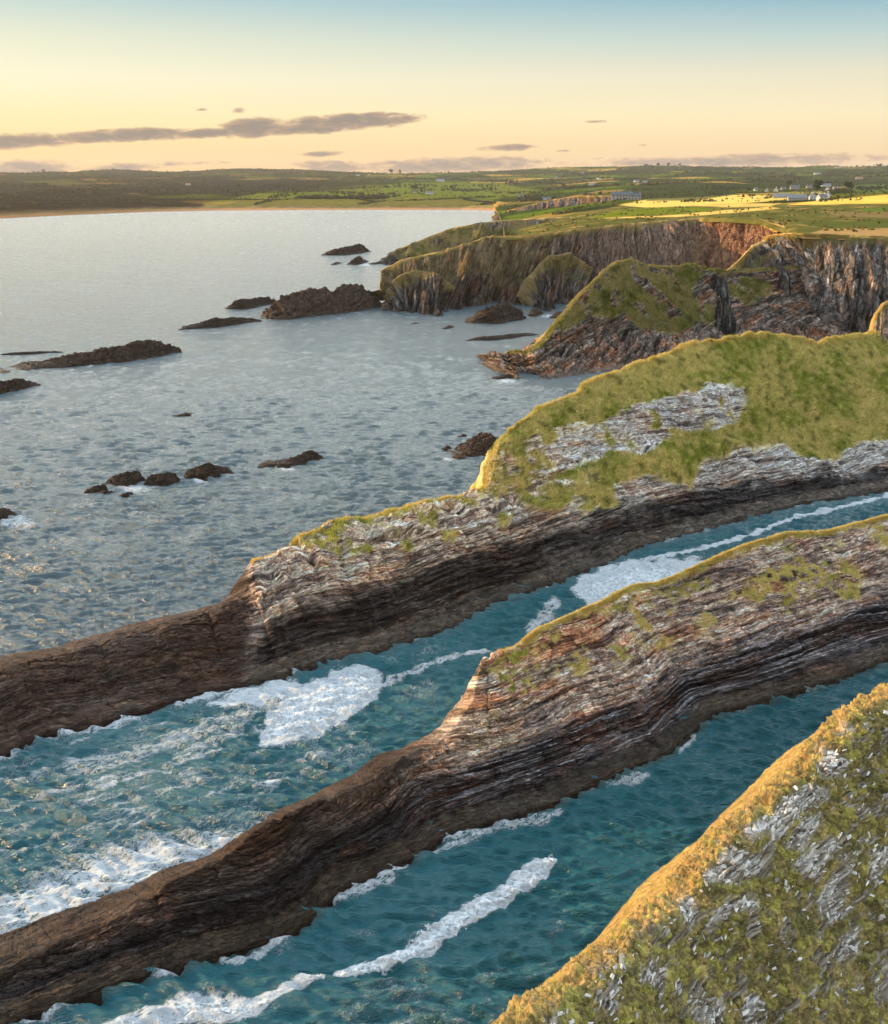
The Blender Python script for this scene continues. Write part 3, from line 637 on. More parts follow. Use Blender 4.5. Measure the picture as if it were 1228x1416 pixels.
# ---------------- mainland cliffs (stations along the coast, each with its own distance)
def S2(*a): return sea(*a)
def cliff(name, base, crest, ns, seed, label, tone=1.0, warm=.6, scale=1.9, red=None, grass=None, prof=(.42, .5), capw=10, inward=None, nrow=(5, 120, 120), dipv=-.1, amp=1.0, rim=1.0):
    base = np.array(base, float); crest = np.array(crest, float)
    mid = base*(1-prof[0])+crest*prof[0]; mid[:, 2] = base[:, 2]*(1-prof[1])+crest[:, 2]*prof[1]
    dv = crest[:, :2]-base[:, :2]; dv /= np.linalg.norm(dv, axis=1)[:, None]+1e-9
    if inward is not None: dv = np.array(inward)*np.ones_like(dv)
    d3 = np.concatenate([dv, np.zeros((len(dv), 1))], 1)
    lines = [base-d3*3-[0, 0, 3], base-[0, 0, .1], mid, crest, crest+d3*capw*.5-[0, 0, .2], crest+d3*capw-[0, 0, 2.5]]
    rows = list(nrow)+[24, 12]
    P, s = loft(lines, ns, rows, 5, 4)
    T = rows_T(rows)[None, :]*np.ones((P.shape[0], 1)); S = s[:, None]*np.ones_like(T)
    U, V = project(P); Nn = normals(P); x, y, z = P[..., 0], P[..., 1], P[..., 2]
    d, q, dark = rock_disp(z*1.1+S*.25, S*.55-z*.12, y, seed, dip=0, scale=scale, fold=2, joint=0)
    fl = fbm(S/5, z/26, y/60, seed+12, 4)          # gullies running down the face
    d = d*.95+4.2*fl-3.4*np.clip(1-np.abs(noise3(S/13, z/70, 1, seed+15))*4, 0, 1)
    g = sstep(2.80, 2.97, T+.16*fbm(S/6, z/6, 0, seed+20, 3))*(z > 4)*(rim > .5)
    if grass is not None: g = np.maximum(g, grass(U, V, x, y, z, T, Nn))
    cove = (fbm(S/36, z/90, 0, seed+40, 3)*19-5*np.clip(1-np.abs(noise3(S/40, z/120, 2, seed+43))*3.5, 0, 1))*np.sin(np.clip(T-1, 0, 2)/2*PI)**.6*min(1, scale/2)*amp
    P = P+Nn*(cove*(T > 1)*(T < 3.02)+d*amp*(1-.75*g)+.4*g*fbm(x/3, y/3, z/3, seed+22, 3))[..., None]*np.where(T < .9, 0, 1)[..., None]*np.where(T > 3.1, .25, 1)[..., None]
    c = rock_col(z*1.1+S*.25, q, y, S*.3, seed, tone, warm)
    st = fbm(S/1.8, z/22, y/30, seed+25, 3)
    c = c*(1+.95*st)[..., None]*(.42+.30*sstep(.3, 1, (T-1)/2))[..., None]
    c = mixc(c, (.30, .265, .23), sstep(.25, .55, st)*.35)
    if red is not None: c = red(c, U, V, x, y, z, S)
    c = c*(1-.35*dark)[..., None]
    gc = mixc(turf_col(x/2.5, y/2.5, z/2.5, seed+30)*np.array([.30, .25, .25]), (.60, .38, .12), rim*sstep(2.93, 3.0, T)*(.25+.6*sstep(-.1, .3, fbm(S/9, T, 0, seed+31, 3))))  # golden sun on the crest painted into the rim grass
    c = mixc(c, gc, g)
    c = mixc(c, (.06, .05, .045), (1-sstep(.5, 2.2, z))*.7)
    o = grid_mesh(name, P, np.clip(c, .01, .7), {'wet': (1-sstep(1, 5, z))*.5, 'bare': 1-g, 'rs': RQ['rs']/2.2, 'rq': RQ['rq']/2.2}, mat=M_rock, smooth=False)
    return tag(o, label, name.replace('_', ' '), kind='structure')
F_base = [S2(520,426), S2(530,431), S2(560,434), S2(600,430), S2(650,425), S2(720,422), S2(790,420), S2(868,412), (150-8,545,0), (153,585,0), (156,560,0), (160,500,0), (163,462,0)]
F_cr = [at(523,404,475), at(527,374,486), at(556,359,492), at(612,347,500), at(672,327,515), at(738,325,522), at(800,316,545), at(864,309,590), at(928,304,612), at(968,302,625), at(1010,302,572), at(1058,305,512), at(1092,316,475)]
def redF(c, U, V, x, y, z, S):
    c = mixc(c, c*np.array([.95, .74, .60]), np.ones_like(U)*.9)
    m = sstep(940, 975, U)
    c = mixc(c, np.array([.44, .235, .135])*(.8+.9*fbm(S/1.6, z/10, 0, 512, 4)+.0*S)[..., None], m*.75)  # low-sun red of the left-facing wall mixed into its rock colour
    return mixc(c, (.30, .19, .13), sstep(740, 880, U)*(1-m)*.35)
def grF(U, V, x, y, z, T, Nn):
    b = np.zeros_like(U)
    for st in [[(238,430),(290,345),(340,330),(330,380),(300,420),(260,440)], [(0,370),(120,350),(200,330),(300,310),(280,345),(160,375),(60,400),(0,420)], [(690,310),(712,290),(712,370),(680,360)]]:
        b = np.maximum(b, sstep(-4, 4, polysd(U, V, zz(614, 180, 2, st))+7*fbm(x/8, y/8, z/6, 521, 4)))
    b = np.maximum(b, 1.2*sstep(1.75, 2.25, T+.5*fbm(x/14, y/14, z/10, 522, 4))*sstep(770, 720, U))
    return b*.38
cliff('cliff', F_base, F_cr, 1300, 500, 'long dark sea cliff with a grassy rim that bends round to a red sunlit face', .8, .6, 2.0, redF, grF, inward=None, capw=12)
cliff('cliff_buttress', [S2(526,431), S2(542,437), S2(575,439), S2(612,436), S2(645,428)], [at(529,414,466), at(544,386,470), at(572,373,476), at(608,381,476), at(642,404,474)], 420, 540, 'low rocky buttress at the seaward end of the long dark cliff', .5, .8, 1.8, None, lambda U, V, x, y, z, T, Nn: sstep(2.75, 3.1, T+.9*fbm(x/7, y/7, z/6, 545, 4))*.8, rim=.15, amp=1.5, capw=18, nrow=(5, 70, 70))
cliff('cliff_buttress', [S2(706,425), S2(728,431), S2(760,432), S2(794,428), S2(822,422)], [at(712,408,482), at(732,380,488), at(757,354,498), at(790,350,508), at(820,372,512)], 420, 560, 'grass-shouldered buttress half way along the long dark cliff', .7, .8, 1.8, None, lambda U, V, x, y, z, T, Nn: sstep(2.5, 2.9, T+.9*fbm(x/8, y/8, z/7, 565, 4))*.85, rim=.15, amp=1.5, capw=20, nrow=(5, 90, 90))
E_base = [(150,440,0), (150,405,0), (143,385,0), S2(1130,474), S2(1240,476), S2(1380,478), S2(1600,480)]
E_cr = [at(1066,330,445), at(1062,327,428), at(1078,323,415), at(1110,322,405), at(1232,326,402), at(1380,326,402), at(1650,328,405)]
def sunlitE(c, U, V, x, y, z, S):
    m = sstep(.0, .35, fbm(S/4, z/30, 0, 612, 3))*sstep(.35, .8, z/38)
    return mixc(c, (.46, .27, .14), m*.6)  # orange sunlight on the flutes painted in as streaks
cliff('cliff', E_base, E_cr, 1100, 600, 'tall grey fluted cliff under flat fields at the right, orange sunlit streaks near its top', 1.0, .5, 2.0, sunlitE, None, capw=12, inward=(.1, 1))
# spur leading down from the tall cliff to the humped headland
Sp_b = [(96,352,0), (108,352,0), (120,360,0), (134,375,0), (146,398,0)]
Sp_c = [at(985,380,392), at(1005,374,396), at(1022,360,402), at(1040,340,412), at(1066,328,430)]
cliff('cliff_spur', Sp_b, Sp_c, 420, 640, 'dark rock spur joining the humped headland to the tall fluted cliff', .55, .4, 1.8, None, lambda U, V, x, y, z, T, Nn: sstep(.1, .4, fbm(x/8, y/8, z/6, 650, 3))*.6*(T > 2), capw=10, inward=(.2, 1))
# G and H : lower promontories behind
G_c = [at(521,362,712), at(548,345,722), at(585,330,735), at(625,315,750), at(690,305,780), at(760,301,790), at(860,299,800)]
G_b = [(p[0]-4, p[1]-(12, 25, 40, 45, 50, 60, 70)[k], 0) for k, p in enumerate(G_c)]
cliff('promontory', G_b, G_c, 700, 680, 'low grassy promontory with a dark slope to the bay, behind the long dark cliff', .6, .6, 2.2, None, lambda U, V, x, y, z, T, Nn: sstep(-.35, .2, fbm(x/20, y/20, z/9, 690, 4)+.1)*(z > 5)*.95, capw=25, amp=.8, nrow=(5, 60, 60))
H_c = [at(679,298,1400), at(705,290,1370), at(740,281,1330), at(770,275,1290), at(800,270,1250), at(850,271,1220)]
H_b = [(p[0]-6, p[1]-(8, 24, 30, 34, 36, 40)[k], 0) for k, p in enumerate(H_c)]
def redH(c, U, V, x, y, z, S): return mixc(c, (.40, .22, .12), sstep(.0, .3, fbm(S/12, z/60, 0, 712, 3)+.15)*.7)
cliff('promontory', H_b, H_c, 500, 710, 'farthest promontory with a small reddish cliff below the farmhouse', .9, .6, 3.2, redH, None, capw=30, amp=.8, nrow=(5, 40, 40))
# knoll at the right edge behind the turf ridge
K_c = [at(1206,462,262), at(1213,434,262), at(1222,420,263), at(1240,411,264), at(1330,402,270)]
K_b = [(p[0]-5, p[1]-14, 0) for p in K_c]
cliff('rock_knoll', K_b, K_c, 300, 740, 'small orange-lit rock knoll peeping over the turf ridge at the right edge', 1.3, .9, 1.0, lambda c, U, V, x, y, z, S: mixc(c, (.48, .32, .16), .5), None, capw=6, amp=.7, nrow=(5, 60, 60), inward=(.2, 1))  # knoll's orange sunlight is mixed into its rock colour
log('cliffs')
# ================================================================== FAR LAND
uk = np.array([-350,0,300,500,684,  706,830,960,1060,1100,1228,1650.])
Yl = sea([-350,0,300,500,684], [312,302,291,290,291])[:, 1]
Fc = np.array(F_cr); fu, fv = project(Fc)
eu = np.concatenate([fu[4:], [1100, 1110, 1232, 1380, 1650]]); Pe = np.concatenate([Fc[4:], [at(1100,321,430)], np.array(E_cr)[3:]])
EDGE_U = np.concatenate([[-350,-100,0,100,200,300,500,640,684], [700], eu[eu > 701]])
cs_ = sea([-350,-100,0,100,200,300,500,640,684], [312,305,302,297,293,291,290,290,291])
EDGE_Y = np.concatenate([cs_[:, 1], [516], Pe[eu > 701][:, 1]]); EDGE_Z = np.concatenate([np.zeros(9), [30], Pe[eu > 701][:, 2]])
fk = np.array([0, .012, .05, .11, .20, .34, .48, .66, .83, 1.0, 1.25])
zt = {-350: [0,4,8,11,13,19,28,42,60], 500: [0,4,7,10,13,18,26,40,58], 684: [0,4,6,9,12,18,26,42,60],
      706: [29,25,16,13,12,19,28,44,62], 800: [32,31,27,24,22,26,34,50,68], 860: [33,33,32,31,30,33,42,56,74], 960: [34,34,33,33,33,38,48,62,82],
      1060: [38,37,35,33,31,38,48,62,82], 1228: [37,38,41,40,35,38,48,64,82], 1650: [37,38,41,40,36,40,50,66,84]}
zu = np.array(sorted(zt)); ztab = np.array([zt[k] for k in sorted(zt)], float)
sky_u = [-350,0,90,160,240,330,400,450,520,600,640,700,740,800,900,1000,1090,1130,1180,1228,1650]
sky_v = [242,240,238,234,238,233,234,236,240,241,240,236,233,231,229,231,232,229,231,229,228]
YF = 5600.
def land_point(u, f, noise=True):
    """u: photo column, f: 0 at the coast edge .. 1 at the skyline"""
    Ye = np.interp(u, EDGE_U, EDGE_Y); Ze = np.interp(u, EDGE_U, EDGE_Z)
    Y = np.where(f < .2, Ye+f/.2*(2000-Ye), 2000+(f-.2)/.8*(YF-2000))
    zs = at(u, np.interp(u, sky_u, sky_v), YF)[..., 2]
    u = np.asarray(u)
    cols = np.stack([np.interp(u, zu, ztab[:, k]) for k in range(9)]+[zs, zs-160], -1)
    cols[..., 0] = Ze
    k = np.clip(np.searchsorted(fk, f, side='right')-1, 0, len(fk)-2)
    t = (f-fk[k])/(fk[k+1]-fk[k]); t = t*t*(3-2*t)*.4+t*.6
    z = np.take_along_axis(cols, k[..., None], -1)[..., 0]*(1-t)+np.take_along_axis(cols, (k+1)[..., None], -1)[..., 0]*t
    x = (u-CU)/FP/(cP-((240-CV)/FP)*sP)*Y
    if noise:
        a = sstep(.02, .30, f)*(1-.75*sstep(.8, 1, f))
        z = z+a*(13*fbm(x/520, Y/620, 0, 801, 3)+6*noise3(x/210, Y/260, 0, 805))+.5*fbm(x/30, Y/30, 0, 807, 2)*sstep(0, .01, f)
        z = z+sstep(.004, .012, f)*(u < 690)*2.2*fbm(x/26, Y/40, 2, 811, 3)*(1-sstep(.05, .1, f))
    return np.stack([x, Y, z], -1)
def field_info(x, y):
    a = x*.92+y*.39; b = -x*.39+y*.92
    wa = a+26*noise3(a/150, b/150, 0, 821); wb = b+26*noise3(a/150, b/150, 5, 822)
    gx, gy = wa/210, wb/150
    best = np.full(x.shape, 9.); sec = np.full(x.shape, 9.); idb = np.zeros(x.shape)
    xi = np.floor(gx); yi = np.floor(gy)
    for i in (-1, 0, 1):
        for j in (-1, 0, 1):
            cx = xi+i; cy = yi+j
            d = np.maximum(np.abs(cx+.2+.6*hsh(cx, cy, 1)-gx), np.abs(cy+.2+.6*hsh(cx, cy, 2)-gy))
            m = d < best; sec = np.where(m, best, np.minimum(sec, d)); idb = np.where(m, hsh(cx, cy, 3), idb); best = np.where(m, d, best)
    return sec-best, idb
PAL = np.array([[.055,.085,.015],[.11,.16,.018],[.42,.27,.07],[.030,.038,.014],[.16,.16,.025],[.065,.10,.014],[.26,.18,.05],[.042,.058,.016],[.15,.20,.018],[.085,.10,.02]])
W2 = lambda p: zz(614, 180, 2, p); W1 = lambda p: zz(0, 120, 1.98, p)
def build_land():
    nu = 1500; u = np.linspace(-350, 1650, nu)
    f = np.concatenate([np.linspace(0, .012, 40, endpoint=False), np.linspace(.012, .05, 90, endpoint=False), np.linspace(.05, .2, 130, endpoint=False), np.linspace(.2, 1, 220, endpoint=False), np.linspace(1, 1.25, 6)])
    Ug, Fg = np.meshgrid(u, f, indexing='ij')
    P = land_point(Ug, Fg); x, y, z = P[..., 0], P[..., 1], P[..., 2]
    Fl = (Ug > 700)
    P[:, 0, 2] -= np.where(u > 690, 2.0, .4); P[:, 1, 2] -= np.where(u > 690, 1.0, 0)
    U, V = project(P)
    e, fid = field_info(x, y)
    near = np.hypot(x, y)
    c = PAL[(fid*9.999).astype(int)]*1.0
    c = c*(.85+.5*fbm(x/40, y/40, 0, 830, 3))[..., None]
    wsc = sstep(-.12, .10, fbm(x/420, y/520, 9, 832, 3))*sstep(.08, .2, Fg)
    hw = .020+.035*sstep(1200, 4000, near)
    c = mixc(c, (.034, .040, .018), 1-sstep(hw, hw*1.8, e))
    c = mixc(c, (.042, .050, .022), wsc*.8)
    moor = sstep(.80, .92, Fg)*(Ug < 620)
    c = mixc(c, (.085, .088, .045), moor*.8)
    # named fields, at their own places on the plain
    def paint(poly, col, soft=1.2, a=1.0, wobble=1.0):
        nonlocal c
        m = sstep(-soft, soft, polysd(U, V, poly)+wobble*fbm(x/25, y/60, 0, 840, 3))*a
        col = np.array(col)*(1+.35*fbm(x/14, y/30, 0, 841, 3))[..., None]
        c = mixc(c, col, m)
    coastal = (Ug > 700)&(Fg < .05)
    c = np.where(coastal[..., None], mixc(np.array([.115, .115, .035])*(1+.6*fbm(x/9, y/9, 0, 842, 4))[..., None], (.30, .20, .08), sstep(0, .4, fbm(x/16, y/22, 0, 843, 3))*.7), c)
    paint(W2([(400,238),(520,217),(640,212),(740,215),(770,221),(640,233),(440,242)]), (.16, .19, .02))
    paint(W2([(430,244),(640,234),(780,221),(900,212),(930,216),(800,228),(640,240)]), (.68, .43, .13))
    paint(W2([(480,207),(560,192),(700,193),(800,178),(940,182),(960,190),(820,203),(700,209),(560,214)]), (.66, .46, .13))
    paint(W2([(680,208),(820,203),(930,202),(900,210),(780,213)]), (.62, .40, .12))
    paint(W2([(950,207),(1020,197),(1100,189),(1350,168),(1400,200),(1100,204)]), (.74, .45, .10))
    paint(W2([(470,184),(500,165),(560,152),(640,146),(760,156),(812,178),(700,186),(560,191)]), (.050, .060, .024), 1.5)  # dark heather hump, with its shadow painted into the colour
    paint(W2([(560,190),(700,186),(790,180),(690,194),(560,196)]), (.20, .18, .07))
    paint(W2([(860,158),(960,140),(1100,131),(1400,134),(1400,150),(1000,157)]), (.045, .055, .026), 1.5)
    paint(W2([(1110,152),(1400,146),(1400,170),(1140,172)]), (.10, .14, .045))
    paint(W2([(930,172),(1040,168),(1060,176),(980,180)]), (.28, .25, .09))
    paint(W2([(1040,228),(1400,218),(1400,246),(1100,240)]), (.17, .125, .06))
    paint(W2([(1150,218),(1400,206),(1400,222),(1160,226)]), (.11, .17, .035))
    paint(W2([(960,255),(1400,248),(1400,270),(1060,272)]), (.10, .115, .03))
    paint(W2([(980,292),(1060,273),(1400,268),(1400,310),(1000,310)]), (.36, .22, .10))
    paint(W1([(555,318),(700,292),(900,286),(1050,270),(1110,262),(1350,262),(1480,285),(1350,308),(900,303),(700,305)]), (.14, .165, .025), 1.5)
    paint(W1([(700,306),(900,305),(1350,308),(1350,325),(900,328),(560,330)]), (.17, .15, .04), 1.5)
    paint(W1([(-300,262),(200,275),(400,300),(520,318),(560,322),(540,335),(-300,348)]), (.050, .046, .026), 2)
    paint(W1([(300,280),(520,262),(800,255),(1010,258),(1000,268),(800,280),(600,292),(420,300)]), (.040, .044, .022), 2)
    paint(W1([(90,262),(180,258),(270,266),(180,272)]), (.17, .17, .06), 1.5)
    # dunes and beach
    left = (Ug < 700)
    dune = left*sstep(.045, .02, Fg)
    c = mixc(c, np.array([.21, .165, .085])*(1+.7*fbm(x/18, y/60, 0, 850, 3))[..., None], dune*.85)
    c = mixc(c, (.10, .07, .04), dune*sstep(330, 120, Ug)*.6)
    sand = left*sstep(3.6, 2.4, z+.7*fbm(x/40, y/40, 0, 851, 2))*sstep(.03, .02, Fg)
    c = mixc(c, (.46, .24, .13), sand); c = mixc(c, (.20, .11, .06), sand*sstep(330, 150, Ug)*.7)
    c = c*np.where(c[..., 0:1] > c[..., 1:2]*1.25, 1.0, .80)*np.array([1.06, 1.0, .80])
    c = c*(np.array([1, 1, 1])-np.array([.38, .50, .40])*sstep(640, 300, Ug)[..., None]*(sstep(.012, .03, Fg)*(1-sstep(-1.5, 1.5, polysd(U, V, W1([(555,318),(700,292),(900,286),(1050,270),(1350,262),(1480,285),(1350,325),(560,330)])))))[..., None])
    o = grid_mesh('hills', P, np.clip(c, .01, .7), {'wet': np.zeros_like(z)}, mat=M_far, smooth=True)
    tag(o, 'rolling farmland behind the bay with hedged green and gold fields', 'farmland', kind='structure')
    return u, f, P, e, wsc, U, V
LU, LF, LP, Le, Lw, LUx, LVx = build_land(); log('land')
# ---------------- hedges, bushes, woods: crowns made of many leaf-sized faces
def clump_mesh(name, pts, size, colr, label, seed, faces=26, parent=None, cat='woodland', flat=.8):
    r = np.random.default_rng(seed); n = len(pts); m = faces
    d = r.normal(size=(n, m, 3)); d /= np.linalg.norm(d, axis=-1)[..., None]; rad = r.random((n, m, 1))**.45
    ctr = pts[:, None]+d*rad*np.stack([size, size, size*flat], -1)[:, None]*(1+.3*r.normal(size=(n, 1, 3)))
    ctr[..., 2] += (size*flat*.75)[:, None]
    t1 = r.normal(size=(n, m, 3)); t1 /= np.linalg.norm(t1, axis=-1)[..., None]; t2 = np.cross(d, t1); t2 /= np.linalg.norm(t2, axis=-1)[..., None]+1e-6
    w = (size[:, None, None])*.42*(.5+r.random((n, m, 1)))
    V = np.stack([ctr-t1*w, ctr+t2*w, ctr+t1*w*.9, ctr-t2*w*.8], 2)
    F = np.arange(n*m*4)
    k = .6+.8*r.random((n, m, 1)); c = (colr[:, None]*k)[:, :, None]*np.ones((1, 1, 4, 1))
    o = raw_mesh(name, V.reshape(-1, 3), F, 4, c.reshape(-1, 3), smooth=False, mat=M_leaf, parent=parent)
    return tag(o, label, cat, kind='stuff')
def scatter_land(n, wfun, seed):
    r = np.random.default_rng(seed); nu, nf = LP.shape[:2]
    i = r.integers(0, nu-1, n*12); j = r.integers(0, nf-1, n*12)
    ok = r.random(n*12) < wfun(i, j); i, j = i[ok][:n], j[ok][:n]
    a = r.random((len(i), 1)); b = r.random((len(i), 1))
    return (LP[i, j]*(1-a)+LP[i+1, j]*a)*(1-b)+LP[i, np.minimum(j+1, nf-1)]*b, i, j, r
hedge = lambda i, j: ((Le[i, j] < .022+.04*LP[i, j, 1]/4000)*(LF[j] > .05)*(LF[j] < 1.0))*.7
p, i, j, r = scatter_land(26000, hedge, 31)
clump_mesh('hedgerows', p, (.7+.9*r.random(len(p)))*(1+p[:, 1]/3500), np.array([.060, .060, .022])*(.7+.6*r.random((len(p), 1))), 'dark hedges dividing the distant green and gold fields', 32, 8, cat='hedges')
tk = lambda i, j: (Lw[i, j] > .8)*(LF[j] > .1)*(LF[j] < .97)*.8*sstep(-.1, .3, noise3(LP[i, j, 0]/90, LP[i, j, 1]/120, 0, 99))
p, i, j, r = scatter_land(12000, tk, 33)
clump_mesh('woodland', p, (1.6+1.8*r.random(len(p)))*(1+p[:, 1]/6000), np.array([.050, .048, .020])*(.7+.6*r.random((len(p), 1))), 'dark scattered woods on the hills behind the bay', 34, 10)
gs = lambda i, j: (LUx[i, j] > 700)*(LF[j] < .035)*(LF[j] > .0005)*sstep(0, .35, fbm(LP[i, j, 0]/20, LP[i, j, 1]/24, 0, 98, 2)+.02)
p, i, j, r = scatter_land(2500, gs, 35)
clump_mesh('gorse', p, .4+.7*r.random(len(p)), np.where(r.random((len(p), 1)) < .5, [[.14, .13, .035]], [[.20, .15, .05]])*(.7+.6*r.random((len(p), 1))), 'low gorse and rough grass along the cliff-top edge', 36, 22, cat='gorse', flat=.6)
# skyline trees one can tell apart
def lp(u, v, extra=0):
    """the ground point seen at a photo position on the farmland"""
    c = np.argmin(np.abs(LUx[:, 200]-u)); col = slice(max(0, c-1), c+2)
    best = None
    k = np.argmin(np.abs(LVx[c, 3:470]-v))+3
    P = LP[c, k].copy(); P[0] += (u-LUx[c, k])/FP*P[1]; return P
def tree(u, v, h, label, seed, grp='trees along the far skyline'):
    r = np.random.default_rng(seed); P = lp(u, v)
    root = bpy.data.objects.new('tree', None); COL.objects.link(root); root.location = P
    tag(root, label, 'tree', grp)
    n = 8; ang = np.linspace(0, 2*PI, n, endpoint=False); V = []
    for k, (hz, rr) in enumerate(((-.5, .05), (.2, .035), (.45, .022), (.7, .008))):
        for a in ang: V.append((math.cos(a)*rr*h+.02*h*k*.3, math.sin(a)*rr*h, hz*h))
    F = [(k*n+i, k*n+(i+1) % n, (k+1)*n+(i+1) % n, (k+1)*n+i) for k in range(3) for i in range(n)]
    raw_mesh('trunk', V, np.array(F), 4, np.tile([.07, .05, .035], (len(V), 1)), mat=M_leaf, parent=root)
    m = 9; pts = r.normal(size=(m, 3))*h*np.array([.22, .22, .16])+[0, 0, h*.50]
    o = clump_mesh('crown', pts, np.full(m, h*.2), np.tile([.035, .045, .018], (m, 1)), None, seed+1, 60, parent=root, cat=None)
    if 'kind' in o: del o['kind']
sk = [(540,239.5,22,'tall dark tree in the middle of the far skyline, above the bay'), (553,240,16,'smaller round tree just right of the tall skyline tree above the bay'),
      (574,262,14,'lone round tree on the bright green field behind the beach'), (910,229.5,18,'dark tree group member on the highest skyline hill at the centre right'), (924,229.5,20,'tallest tree on the skyline hill right of centre'),
      (940,230,15,'low bushy tree at the right end of the skyline hill trees'), (893,230,13,'small tree at the left end of the skyline hill trees'), (60,237,14,'small tree on the crest of the far left hill'), (1216,232,20,'dark tree on the skyline at the right edge'), (1200,233,14,'smaller tree left of the right-edge skyline tree'),
      (1090,258,13,'bushy tree behind the big grey-roofed village house'), (1129,265,15,'broad tree in the middle of the village'), (1172,263,14,'dark tree at the right end of the village')]
for k, (u, v, h, lb) in enumerate(sk): tree(u, v, h, lb, 900+k*3)
log('trees')
# ---------------- houses
M_white = plain('white_render', (.50, .49, .47), .8, nz=.12, sc=.6); M_stone = plain('house_stone', (.36, .32, .27), .85, nz=.3, sc=1.2)
M_slate = plain('slate_roof', (.090, .096, .105), .6, nz=.3, sc=1.5); M_tin = plain('barn_roof', (.17, .18, .19), .5, nz=.25, sc=.7); M_rust = plain('rusty_roof', (.36, .16, .08), .7, nz=.3, sc=.8)
M_dark = plain('window_glass', (.03, .035, .045), .15, nz=.1)
def gable(L, W, H, R, ov=0.0, z0=-1.5, x=0, y=0):
    a, b = L/2, W/2
    V = [(-a,-b,z0),(a,-b,z0),(a,b,z0),(-a,b,z0),(-a,-b,H),(a,-b,H),(a,b,H),(-a,b,H),(-a,0,H+R),(a,0,H+R)]
    F = [(0,1,5,4),(1,2,6,5),(2,3,7,6),(3,0,4,7),(5,6,9),(7,4,8)]
    return [(p[0]+x, p[1]+y, p[2]) for p in V], F
def pyd(name, V, F, mat, parent):
    me = bpy.data.meshes.new(name); me.from_pydata(V, [], F); me.update(); me.materials.append(mat)
    o = bpy.data.objects.new(name, me); COL.objects.link(o); o.parent = parent; return o
def boxv(x0, x1, y0, y1, z0, z1):
    V = [(x0,y0,z0),(x1,y0,z0),(x1,y1,z0),(x0,y1,z0),(x0,y0,z1),(x1,y0,z1),(x1,y1,z1),(x0,y1,z1)]
    return V, [(0,3,2,1),(4,5,6,7),(0,1,5,4),(1,2,6,5),(2,3,7,6),(3,0,4,7)]
def roof(L, W, H, R, mat, parent, x=0, y=0, ov=.35, t=.25):
    a, b = L/2+ov, W/2+ov; s = R/(W/2); e = H-ov*s
    V = [(-a,-b,e),(a,-b,e),(a,0,H+R),(-a,0,H+R),(a,b,e),(-a,b,e)]; V += [(p[0], p[1], p[2]+t) for p in V]
    F = [(0,3,2,1),(3,5,4,2),(6,7,8,9),(9,8,10,11),(0,1,7,6),(5,11,10,4),(1,2,8,7),(2,4,10,8),(0,6,9,3),(3,9,11,5)]
    return pyd('roof', [(p[0]+x, p[1]+y, p[2]+.02) for p in V], F, mat, parent)
def house(u, v, L, W, H, rz, wall, rf, label, grp=None, name='house', chim=True, wins=True, cat='house', wings=()):
    P = lp(u, v); root = bpy.data.objects.new(name, None); COL.objects.link(root); root.location = P; root.rotation_euler = (0, 0, math.radians(rz))
    tag(root, label, cat, grp)
    for k, (ox, oy, l, w, h) in enumerate(((0, 0, L, W, H),)+tuple(wings)):
        V, F = gable(l, w, h, w*.42, x=ox, y=oy); pyd('wall', V, F, wall, root); ro = roof(l, w, h, w*.42, rf, root, ox, oy)
        if chim:
            for sx in (-1, 1):
                V, F = boxv(ox+sx*(l/2-1.1)-.45, ox+sx*(l/2-1.1)+.45, oy-.4, oy+.4, h+w*.25, h+w*.42+1.3)
                pyd('chimney', V, F, wall, ro)
        if wins:
            nW = max(2, int(l/3.2))
            for i in range(nW):
                for zf in ((1.0,) if h < 4 else (1.0, 3.6)):
                    cx = ox-l/2+(i+.5)*l/nW
                    V, F = boxv(cx-.5, cx+.5, oy-w/2-.06, oy-w/2+.05, zf, zf+1.25); pyd('window', V, F, M_dark, root)
house(862,276.5, 17, 8, 5.6, -8, M_stone, M_slate, 'large grey stone farmhouse with slate roofs alone beyond the green cliff-top field', None, 'farmhouse', wings=((-9.5, -5.5, 8.5, 7, 5.4), (14, 1.5, 11, 7, 4.6)))
house(838,277.5, 15, 6, 2.8, -6, M_white, M_tin, 'long low pale outbuilding just left of the grey stone farmhouse', None, 'outbuilding', chim=False, cat='outbuilding')
vil = [(1045,264,9,6,3,20,M_white,M_slate,'small white cottage at the left end of the village'), (1060,265.5,11,7,4,70,M_white,M_slate,'white gabled village house beside the small end cottage'),
       (1073,265,12,8,5,65,M_white,M_slate,'tall white gabled house left of the big grey-roofed house'), (1083,263,13,7,4,10,M_stone,M_slate,'dark stone house between the tall white gable and the big grey roof'),
       (1099,262,24,12,5.5,-5,M_stone,M_slate,'big grey-roofed house in the middle of the village'), (1119,260,16,8,4,5,M_stone,M_slate,'stone house under trees right of the big grey roof'),
       (1144,264,13,8,4.5,60,M_white,M_slate,'white gabled house in the right part of the village'), (1155,263,14,8,4,15,M_white,M_slate,'white house at the right end of the village row'), (1142,258,26,9,4,3,M_white,M_tin,'long pale barn behind the right village houses'),
       (1123,276,9,8,4.5,80,M_white,M_slate,'white gabled house nearest the golden field, left of a pair'), (1136,277,11,7,4,20,M_white,M_slate,'house with white gable at the edge of the golden field, right of a pair'), (1144,273.5,10,7,4,60,M_white,M_slate,'small white house just behind the pair at the golden field'),
       (1080,274,24,9,3.2,-12,M_stone,M_tin,'long low grey-blue barn below the village, left one'), (1102,277,24,9,3.2,-8,M_stone,M_tin,'long low grey-blue barn below the village, right one')]
for q in vil:
    q = q[:2]+tuple(k*.72 for k in q[2:5])+q[5:]
    nm = 'barn' if 'barn' in q[8] else 'house'
    house(q[0], q[1], q[2], q[3], q[4], q[5], q[6], q[7], q[8], 'houses of the village behind the cliffs', nm, chim=nm == 'house', wins=nm == 'house', cat=nm)
